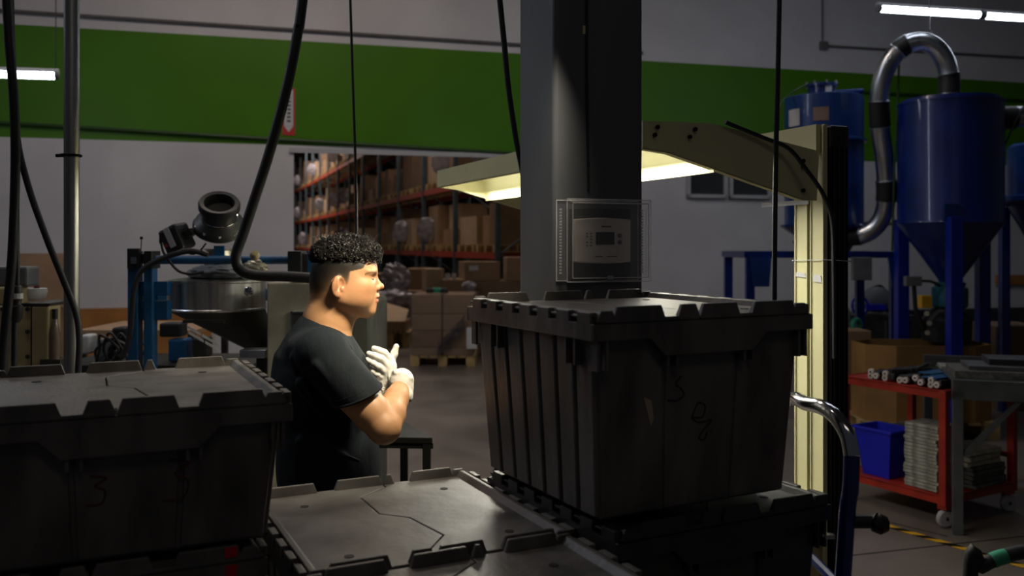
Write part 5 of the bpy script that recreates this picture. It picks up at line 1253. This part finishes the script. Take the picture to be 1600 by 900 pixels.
# ---- head: local frame origin at pixel (540,430); x forward, z up
H0 = np.array(W(540, 430)); hs = 1/560.
yaw = R(9); cy, sy = math.cos(yaw), math.sin(yaw)
def hp_(x, y, z): return H0+np.array([x*cy-y*sy, x*sy+y*cy, z])
HR = Matrix.Rotation(yaw, 4, 'Z')
def hrot(ax=None, deg=0): return HR @ Matrix.Rotation(R(deg), 4, ax) if ax else HR
bx0_, bx1_ = W(432, 0, 0)[0], W(668, 0, 0)[0]
skin = Field((bx0_, YC-.31, W(0, 760)[2]), (bx1_, YC+.30, W(0, 358)[2]), .0022)
E = skin.ell
E(hp_(-.005, 0, .020), (.086, .074, .083), .01, rot=HR)                     # cranium
E(hp_(-.035, 0, -.005), (.058, .066, .070), .02, rot=HR)                    # back of skull
E(hp_(.040, 0, -.030), (.045, .056, .065), .03, rot=HR)                     # mid face
E(hp_(.048, 0, .020), (.033, .052, .034), .02, rot=HR)                      # forehead
for sd in (-1, 1):
    skin.cap(hp_(-.006, sd*.052, -.062), hp_(.058, sd*.016, -.094), .022, .016, .03)   # jaw
    E(hp_(.038, sd*.036, -.052), (.036, .028, .040), .022, rot=HR)          # cheek
    E(hp_(.050, sd*.040, -.028), (.022, .020, .016), .02, rot=HR)           # cheekbone
    E(hp_(.010, sd*.052, -.040), (.035, .020, .045), .02, rot=HR)
skin.cap(hp_(.020, 0, -.088), hp_(.058, 0, -.097), .024, .015, .03)         # under the chin
E(hp_(.0605, 0, -.0955), (.0150, .018, .0135), .014, rot=HR)                 # chin
E(hp_(.056, 0, -.063), (.030, .029, .030), .016, rot=HR)                    # muzzle
for sd in (-1, 1):
    E(hp_(.067, sd*.028, .009), (.013, .026, .0070), .014, rot=HR)          # brow ridge
E(hp_(.069, 0, .006), (.010, .012, .012), .012, rot=HR)
for sd in (-1, 1): E(hp_(.091, sd*.034, -.006), (.017, .013, .0065), .012, 'sub', rot=HR)
for sd in (-1, 1): E(hp_(.0585, sd*.0305, -.0105), (.0165, .0155, .0105), .006, rot=HR)   # closed lid over the eyeball
skin.cap(hp_(.072, 0, -.002), hp_(.0945, 0, -.030), .0060, .0088, .010)     # nose bridge
E(hp_(.0965, 0, -.0325), (.0100, .0095, .0082), .005, rot=HR)               # tip
for sd in (-1, 1): E(hp_(.0850, sd*.0120, -.0365), (.0105, .0065, .0075), .005, rot=HR)
for sd in (-1, 1): E(hp_(.092, sd*.0058, -.0425), (.0052, .0030, .0035), .002, 'sub', rot=HR)
skin.cap(hp_(.084, 0, -.043), hp_(.0865, 0, -.052), .0045, .0055, .008)
E(hp_(.0825, 0, -.0595), (.0115, .0200, .0066), .004, rot=HR)               # upper lip
E(hp_(.0795, 0, -.0720), (.0118, .0180, .0076), .004, rot=HR)               # lower lip
E(hp_(.096, 0, -.0655), (.0110, .0200, .0008), .002, 'sub', rot=HR)         # mouth line

# ears
for sd in (-1, 1):
    er = HR @ Matrix.Rotation(R(sd*-22), 4, 'Z') @ Matrix.Rotation(R(12), 4, 'Y')
    c = hp_(-.018, sd*.0735, -.026)
    E(c, (.0185, .0078, .0300), .004, rot=er)
    E(c+np.array(er @ Vector((.003, sd*.0085, .004))), (.0105, .0085, .0185), .003, 'sub', rot=er)
    E(c+np.array(er @ Vector((-.0045, sd*.0055, .003))), (.0038, .0042, .0165), .003, rot=er)
    E(c+np.array(er @ Vector((.010, sd*.0055, -.007))), (.0045, .0042, .0065), .004, rot=er)
    E(c+np.array(er @ Vector((.002, sd*.002, -.024))), (.0085, .0052, .0085), .006, rot=er)
# neck
skin.cap(W(520, 452), W(510, 512), .058, .061, .03); skin.cap(W(531, 474), W(510, 520), .044, .051, .03)
skin.cap(W(510, 505), W(500, 540), .063, .085, .03)
# torso core under the shirt, shoulders, arms
SH_N, SH_F = W(502, 553, -.165), W(512, 556, .165)
EL_N, WR_N = W(600, 668, -.225), W(627, 604, -.085)
EL_F, WR_F = W(600, 668, .15), W(588, 606, .035)
skin.cap(SH_N, SH_F, .055, .055, .03); E(W(508, 620), (.115, .15, .17), .04); skin.cap(W(510, 640), W(514, 745), .11, .12, .04)
def lerp(a, b, t): return np.array(a)*(1-t)+np.array(b)*t
def arm(sh, el, wr, k=.02):
    skin.chain([sh, lerp(sh, el, .45), lerp(sh, el, .8), el], [.058, .0545, .0475, .0425], k)
    skin.chain([el, lerp(el, wr, .30), lerp(el, wr, .7), wr], [.0415, .0410, .0325, .0250], k)
arm(SH_N, EL_N, WR_N, .009); arm(SH_F, EL_F, WR_F)
def tone(V):
    L = V-H0; x = L[:, 0]*cy+L[:, 1]*sy; y = -L[:, 0]*sy+L[:, 1]*cy; z = L[:, 2]
    base = np.array([.46, .245, .122]); c = np.tile(base, (len(V), 1))
    def mixl(w, col):
        w = np.clip(w, 0, 1)[:, None]; c[:] = np.exp(np.log(c)*(1-w)+np.log(np.array(col))*w)
    def mix(w, col): 
        w = np.clip(w, 0, 1)[:, None]; c[:] = c*(1-w)+np.array(col)*w
    g = lambda cx, cy_, cz, r: np.exp(-(((x-cx)**2+(np.abs(y)-cy_)**2+(z-cz)**2)/r**2))
    mix(.30*g(.045, .055, -.04, .03), (.56, .22, .11)); mix(.25*g(.095, 0, -.033, .012), (.55, .22, .12))
    mix(.35*g(-.018, .075, -.03, .03), (.55, .20, .10))
    lip = ((np.abs(y) < .020) & (x > .070)).astype(float)*np.exp(-((z+.0660)/.0105)**4); mix(.75*lip, (.46, .14, .11))
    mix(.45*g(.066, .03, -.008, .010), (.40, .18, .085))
    bz = np.interp(x, [.052, .062, .072, .084, .09], [.0035, .0075, .0095, .0080, .0070]); bm = np.exp(-((z-bz)/.0030)**2)*((x > .050) & (x < .0865) & (np.abs(y) > .009) & (np.abs(y) < .06))
    mix(.80*bm, (.030, .018, .010))
    mix(.9*np.exp(-((z+.0108-.0015*np.clip((x-.062)/.016,0,1))/.0024)**2)*((x > .0585) & (np.abs(y) > .015) & (np.abs(y) < .048) & (x < .079)), (.03, .016, .010))
    # clipped hair: short fade around the sides and back with a clean front edge
    front = np.interp(z, [-.075, -.045, -.020, .012, .020, .050], [-.020, .0, .011, .015, .050, .068])
    edge = np.clip((front-x)/.006, 0, 1); zlow = np.interp(x, [-.10, -.05, -.03, .0, .02], [-.052, -.045, -.03, -.028, -.02])
    up = np.clip((z-zlow)/.060, 0, 1)**.85; inh = edge*up*(z < .14)
    ear = (np.hypot((x+.018)*1.35, z+.027) < .0285) & (np.abs(y) > .0700); inh = inh*(~ear)
    on = (z > -.06) & (np.abs(y) < .11) & (x > -.12) & (x < .1); mixl(1.0*inh*on, (.0075, .006, .0045))
    n = np.sin(V[:, 0]*210+V[:, 2]*170)*np.sin(V[:, 1]*190+V[:, 2]*230); c[:] *= (1+.03*n)[:, None]
    return c
m = bpy.data.materials.new('skin'); m.use_nodes = True; nt = m.node_tree; b = nt.nodes['Principled BSDF']
va = nt.nodes.new('ShaderNodeVertexColor'); va.layer_name = 'tone'; nt.links.new(va.outputs[0], b.inputs['Base Color'])
b.inputs['Roughness'].default_value = .48; b.inputs['Subsurface Weight'].default_value = .12; b.inputs['Subsurface Radius'].default_value = (.012, .005, .003); b.inputs['Subsurface Scale'].default_value = .12
n2 = nt.nodes.new('ShaderNodeTexNoise'); n2.inputs['Scale'].default_value = 420; bp = nt.nodes.new('ShaderNodeBump'); bp.inputs['Strength'].default_value = .12; bp.inputs['Distance'].default_value = .002
nt.links.new(n2.outputs[0], bp.inputs['Height']); nt.links.new(bp.outputs[0], b.inputs['Normal']); M['skin'] = m
body = field_object(skin, 'body', 'skin', per, 1, tone); del skin

# ---- t-shirt
sf = Field((W(425, 0)[0]-.01, YC-.34, W(0, 790)[2]), (W(625, 0)[0], YC+.33, W(0, 478)[2]), .0034)
sf.cap(SH_N, SH_F, .066, .066, .03)
sf.ell(W(505, 600), (.136, .185, .135), .03); sf.ell(W(512, 690), (.135, .175, .17), .05); sf.ell(W(516, 745), (.137, .170, .13), .05)
sf.cap(W(494, 545), W(485, 640), .085, .10, .05)                            # back
sf.cap(W(505, 520), W(500, 560), .074, .12, .03)
sf.ell(W(498, 546, -.10), (.085, .07, .05), .03); sf.ell(W(502, 548, .10), (.085, .07, .05), .03)
def sleeve(f, sh, el, p, n, r):
    a = np.array(sh); b = np.array(el); ab = b-a; L2 = ab@ab; p = np.array(p); n = np.array(n)/np.linalg.norm(n)
    def fn(x, y, z):
        q = [x-a[0], y-a[1], z-a[2]]; t = np.clip((q[0]*ab[0]+q[1]*ab[1]+q[2]*ab[2])/L2, 0, 1); d = [q[i]-t*ab[i] for i in range(3)]
        return np.maximum(np.sqrt(d[0]**2+d[1]**2+d[2]**2)-r, (x-p[0])*n[0]+(y-p[1])*n[1]+(z-p[2])*n[2])
    f.put(fn, np.minimum(a, b)-r, np.maximum(a, b)+r, .012)
e1_, e2_ = np.array(W(513, 640, -.23)), np.array(W(585, 612, -.23)); ev = (e2_-e1_); nv = np.cross(ev, np.array([.0, 1., .18])); nv = nv/np.linalg.norm(nv)
if nv @ (np.array(EL_N)-np.array(SH_N)) < 0: nv = -nv
sleeve(sf, SH_N, EL_N, (e1_+e2_)/2, nv, .066)
axf = np.array(EL_F)-np.array(SH_F); axf /= np.linalg.norm(axf); sleeve(sf, SH_F, EL_F, lerp(SH_F, EL_F, .40), axf, .066)
# folds: shallow ridges over shoulder, chest and waist
rf = random.Random(11)
for (a, b_, r_) in ((W(482, 540, -.20), W(520, 575, -.232), .012), (W(500, 533, -.19), W(545, 580, -.225), .010), (W(530, 545, -.12), W(562, 600, -.19), .010), (W(494, 570, -.232), W(532, 612, -.240), .010),
        (W(470, 600, -.19), W(505, 655, -.21), .013), (W(540, 560, -.06), W(575, 640, -.12), .012), (W(460, 560, -.16), W(480, 640, -.19), .012), (W(470, 690, -.17), W(560, 720, -.15), .013)):
    sf.cap(a, b_, r_*1.15, r_*.4, .011)
hm = lerp(W(515, 636, -.22), W(583, 611, -.22), .5); ax_ = np.array(EL_N)-np.array(SH_N)
# hem of the near sleeve and of the far one (only the arm side of each is cut)
def cut_sleeve(f, p, n, c, r_):
    n = np.array(n, float); n /= np.linalg.norm(n); p = np.array(p); c = np.array(c)
    def fn(x, y, z):
        pl = (x-p[0])*n[0]+(y-p[1])*n[1]+(z-p[2])*n[2]; sp = np.sqrt((x-c[0])**2+(y-c[1])**2+(z-c[2])**2)-r_
        return np.maximum(-pl, sp)
    f.put(fn, c-r_, c+r_, .0015, 'sub')
_A, _B = np.array(SH_N), np.array(EL_N); _ax = (_B-_A)/np.linalg.norm(_B-_A); _pc = (e1_+e2_)/2
_u = np.cross(_ax, [0, 1., 0]); _u /= np.linalg.norm(_u); _v = np.cross(_ax, _u); hem_pts = []
for _i in range(49):
    _an = 2*math.pi*_i/48; _o = _A+(_u*math.cos(_an)+_v*math.sin(_an))*.0645; _t = ((_pc-_o)@nv)/(_ax@nv); hem_pts.append(Vector(_o+_ax*(_t-.002)))
MB().tube(hem_pts, .0042, 6, caps=False).build('sleeve_hem', 'shirt', per, smooth=True)
MB().tube([p-Vector(_ax)*.020+(p-Vector(_A+_ax*((np.array(p)-_A)@_ax))).normalized()*.0005 for p in hem_pts], .0016, 5, caps=False).build('hem_stitching', 'shirt', per, smooth=True)
# hollow inside and neck opening
c1, c2 = np.array(W(479, 487)), np.array(W(545, 524)); cn_ = np.cross(c2-c1, np.array([0, 1., 0])); cn_ /= np.linalg.norm(cn_); cn_ = cn_ if cn_[2] > 0 else -cn_
cut_sleeve(sf, (c1+c2)/2, cn_, (c1+c2)/2+cn_*.09, .115)
sf.cap(W(513, 480), W(509, 520), .0605, .0600, .004, 'sub'); sf.cap(W(528, 490), W(514, 520), .046, .050, .004, 'sub')
shirt = field_object(sf, 't_shirt', 'shirt', per, 2); del sf
# rolled hem and collar seams as thin tubes following the openings
def ring_on(c, n, ru, rv, u, r_, name, m_='shirt', k=40):
    c = Vector(c); u = Vector(u).normalized(); v = Vector(n).normalized().cross(u).normalized()
    return MB().tube([c+u*ru*math.cos(2*math.pi*i/k)+v*rv*math.sin(2*math.pi*i/k) for i in range(k+1)], r_, 6, caps=False).build(name, m_, per, smooth=True)
ring_on((c1+c2)/2+cn_*.001, cn_, np.linalg.norm(c2-c1)/2+.001, .066, c2-c1, .0042, 'collar')
# trousers and shoes, hidden behind the totes
tf = Field((W(430, 0)[0], YC-.25, -.01), (W(610, 0)[0], YC+.25, W(0, 735)[2]), .008)
hipz = W(0, 790)[2]
for sd in (-1, 1):
    a = (W(514, 0)[0], YC+sd*.09, hipz); tf.chain([a, (a[0]+.02, YC+sd*.10, hipz-.40), (a[0]-.01, YC+sd*.11, .10)], [.105, .075, .058], .03)
tf.ell((W(514, 0)[0], YC, hipz), (.135, .165, .13), .04)
field_object(tf, 'trousers', 'jeans', per, 1); del tf
for sd in (-1, 1):
    xx = W(514, 0)[0]-.01; f_ = Field((xx-.12, YC+sd*.11-.07, 0), (xx+.24, YC+sd*.11+.07, .16), .006)
    f_.ell((xx+.05, YC+sd*.11, .035), (.15, .048, .045), .01); f_.ell((xx-.02, YC+sd*.11, .07), (.06, .048, .06), .02); f_.cut((0, 0, .006), (0, 0, -1)); field_object(f_, 'shoe', 'rubber', per, 1)

# ---- gloves
def vadd(a, b): return tuple(np.array(a)+np.array(b))
g = Field((W(566, 0)[0], YC-.16, W(0, 640)[2]), (W(652, 0)[0], YC+.13, W(0, 530)[2]), .0014)
# far (left) hand: palm upright with the back to the right, fingers pointing back at him, thumb up
D1 = .035
g.chain([W(590, 606, D1), W(596, 592, D1), W(603, 574, D1-.004)], [.0285, .0300, .0300], .012, sq=((.35, 1, 0), .62))
g.ell(W(602, 572, D1-.006), (.030, .019, .036), .012, rot=Matrix.Rotation(R(-12), 4, 'Y'))
fing = [  # base, middle, tip with depth offsets and radii
    ((W(610, 562, D1-.010), W(600, 551, D1-.020), W(592, 547.5, D1-.022), W(584.5, 544.5, D1-.018)), (.0105, .0100, .0092, .0080)),
    ((W(607, 572, D1-.014), W(596, 560.5, D1-.026), W(586, 556.5, D1-.028), W(576.5, 552.5, D1-.022)), (.0108, .0102, .0092, .0080)),
    ((W(603, 582, D1-.014), W(592, 572.5, D1-.028), W(583, 567, D1-.030), W(574.5, 562, D1-.024)), (.0105, .0100, .0090, .0078)),
    ((W(599, 591, D1-.012), W(589, 584.5, D1-.024), W(583, 580.5, D1-.025), W(577.5, 574.5, D1-.020)), (.0095, .0088, .0080, .0070))]
for pts, rs in fing: g.chain(pts, rs, .0035)
g.chain([W(600, 584, D1+.012), W(610, 566, D1+.018), W(615.5, 553, D1+.016), W(619, 541.5, D1+.014)], [.016, .0125, .0100, .0082], .008)
# cuff of the far glove
g.chain([W(589, 610, D1), W(588, 616, D1)], [.0310, .0315], .004)
for i in range(3): g.cap(W(580+i*3, 598+i*4, D1-.026), W(598+i, 600+i*3, D1-.030), .0022, .0016, .004)
gl1 = field_object(g, 'glove', 'glove', per, 1); del g
g = Field((W(590, 0)[0], YC-.20, W(0, 650)[2]), (W(662, 0)[0], YC+.10, W(0, 560)[2]), .0014)
# near (right) hand: back of the hand to us, fingers closed round the other wrist
N1 = -.085
g.chain([W(627, 612, N1), W(627, 600, N1), W(628, 592, N1+.004)], [.0275, .0295, .0285], .012, sq=((.1, 1, 0), .72))
g.ell(W(628, 594, N1+.004), (.0300, .022, .026), .010)
kn_ = [(W(619.5, 584, -.080), W(617, 583, -.035), W(612, 588, .020), W(603, 594, .072)), (W(627, 584, -.082), W(625, 583, -.030), W(619, 588, .030), W(607, 596, .082)),
       (W(634, 587, -.080), W(632, 587, -.028), W(624, 593, .032), W(610, 601, .085)), (W(639, 593, -.078), W(637, 594, -.030), W(628, 600, .024), W(614, 607, .075))]
for pts in kn_: g.chain(pts, [.0112, .0100, .0090, .0080], .0045)
g.chain([W(619, 606, -.085), W(614, 598, -.072), W(612, 590, -.050), W(611, 584, -.030)], [.015, .0125, .0100, .0088], .007)
for i, (px, py) in enumerate(((619.5, 582.5), (627, 583), (634, 585.5), (640, 591))): g.ell(W(px, py, N1-.006), (.0085, .0085, .0075), .006)
# flared cuff over the forearm, open at the wrist
wd_ = np.array(WR_N)-np.array(EL_N); wd_ /= np.linalg.norm(wd_)
g.chain([W(628, 606, N1), W(628, 617, N1-.008)], [.0285, .0300], .004)
g.cap(W(638, 606, N1-.002), W(638.5, 624, N1-.012), .012, .0060, .008)
q1, q2 = np.array(W(609, 622, N1)), np.array(W(645, 634, N1)); cnn = np.cross(q2-q1, np.array([0, 1., .0])); cnn = cnn/np.linalg.norm(cnn); cnn = cnn if cnn[2] < 0 else -cnn
g.cut((q1+q2)/2, cnn)
g.cap(W(627, 615, N1-.004), W(622, 640, N1-.03), .0265, .030, .002, 'sub')
gl2 = field_object(g, 'glove', 'glove', per, 1); del g
gl2['label'] = 'white glove closed around the other wrist'; gl1['label'] = 'white glove with open fingers pointing at his chest'

# ---- hair: bumpy crown and many small curls
hf = Field(tuple(hp_(-.12, -.10, .0)), tuple(hp_(.12, .10, .14)), .0022)
hf.ell(hp_(-.004, 0, .052), (.092, .073, .058), .01, rot=HR)
hf.ell(hp_(.062, 0, .062), (.032, .055, .028), .02, rot=HR); hf.ell(hp_(-.06, 0, .058), (.032, .055, .032), .02, rot=HR)
rh = random.Random(5)
crown = []
_EL = [((-.004, 0, .052), (.092, .073, .058)), ((.062, 0, .062), (.032, .055, .028)), ((-.06, 0, .058), (.032, .055, .032))]
def scalp_hit(d):
    o = np.array([0, 0, .046]); best = 0
    for c, r in _EL:
        r = np.array(r); p = (o-np.array(c))/r; q = d/r; A = q@q; B = p@q; D = B*B-A*(p@p-1)
        if D > 0: best = max(best, (-B+math.sqrt(D))/A)
    return o+d*best
for i in range(950):
    a = rh.uniform(0, 2*math.pi); sz = rh.uniform(-.02, 1); cz_ = math.sqrt(max(0, 1-sz*sz)); d = np.array([cz_*math.cos(a), cz_*math.sin(a), sz])
    x, y, z = scalp_hit(d); r_ = 0; crown.append((x, y, z, d))
    if i < 300: hf.ell(hp_(x, y, z-.001), (.0062, .0062, .0062), .003)
hc_ = hp_(0, 0, .045); hf.cut(hc_, (.10, 0, -1)); 
hair = field_object(hf, 'hair', 'hair_base', per, 1); del hf
curls = MB()
def curl(c, nrm, R0, turns, r_=.0011, pitch=.003):
    nrm = Vector(nrm).normalized(); u = nrm.orthogonal().normalized(); u.rotate(Matrix.Rotation(rh.uniform(0, 6.28), 3, nrm)); v = nrm.cross(u)
    n = int(9*turns); pts = []
    for i in range(n+1):
        t = i/n; an = 2*math.pi*turns*t; rr = R0*(1-.35*t); pts.append(Vector(c)+u*rr*math.cos(an)+v*rr*math.sin(an)+nrm*pitch*turns*t)
    curls.tube(pts, [r_*(1-.5*i/n) for i in range(n+1)], 4)
for (x, y, z, d) in crown:
    d = Vector(d); tilt = Vector((rh.uniform(-.9, .9), rh.uniform(-.9, .9), rh.uniform(-.4, .4)))
    k_ = .85+.35*(x > .0)+.2*(x > .05); p_ = Vector((x, y, z))+d*rh.uniform(.0, .005); curl(hp_(*p_), HR.to_3x3() @ (d+tilt*1.1), rh.uniform(.0045, .0075)*k_, rh.uniform(.8, 1.5), .00115, .0035)
for i in range(380):                                     # the curly edge over the faded sides and the fringe
    t = rh.uniform(0, 2*math.pi); x = .094*math.cos(t)+.002; y = .071*math.sin(t); low = .043+(.010 if x < 0 else -.006*(x > .06))
    z = rh.uniform(low, .085); s_ = 1.0-.3*max(0, (z-.06)/.03)**2
    n_v = HR.to_3x3() @ Vector((math.cos(t), math.sin(t)*1.2, rh.uniform(-.3, .4)))
    curl(hp_(x*s_, y*s_, z), n_v, rh.uniform(.0035, .0070), rh.uniform(.9, 1.9), .00095, .004)
for i in range(60):                                      # stray hairs
    a = rh.uniform(0, 6.28); x, y = .08*math.cos(a), .06*math.sin(a); p = Vector(hp_(x, y, .095+.008*rh.random()))
    pts = [p]; d = Vector((rh.uniform(-.4, .4), rh.uniform(-.4, .4), 1)).normalized()
    for k in range(5): d = (d+Vector((rh.uniform(-.5, .5), rh.uniform(-.5, .5), -.15))).normalized(); pts.append(pts[-1]+d*.0045)
    curls.tube(pts, .0005, 3)
co_ = curls.build('curls', 'hair', per, smooth=True); co_['kind'] = 'stuff'
# brows and lashes
for sd in (-1, 1):
    bw2 = MB()
    for i in range(46):
        t = i/45; x = .052+.026*t; y = sd*(.050-.034*t); z = .0115+.0055*math.sin(math.pi*min(1, t*1.1+.05))-.003*t
        x0 = x+.0005
        # sit on the brow ridge: push out along the face normal
        for k in range(3):
            q = Vector(hp_(x+.004+rh.uniform(-.001, .001), y*1.02, z+rh.uniform(-.002, .002))); d = HR.to_3x3() @ Vector((-.5, sd*.6, .25+.2*rh.random()))
            bw2.tube([q, q+d*.006], [.0006, .0003], 3)
    o = bw2.build('eyebrow', 'lash', per); o['kind'] = 'stuff'
    la = MB(); pts = []
    for i in range(9):
        a = R(-62+124*i/8); pts.append(Vector(hp_(.0590+.0180*math.cos(a), sd*.0305-.0172*math.sin(a)*sd, -.0106-.0006*math.cos(a))))
    la.tube(pts, .0013, 6)
    la.build('eyelashes', 'lash', per)
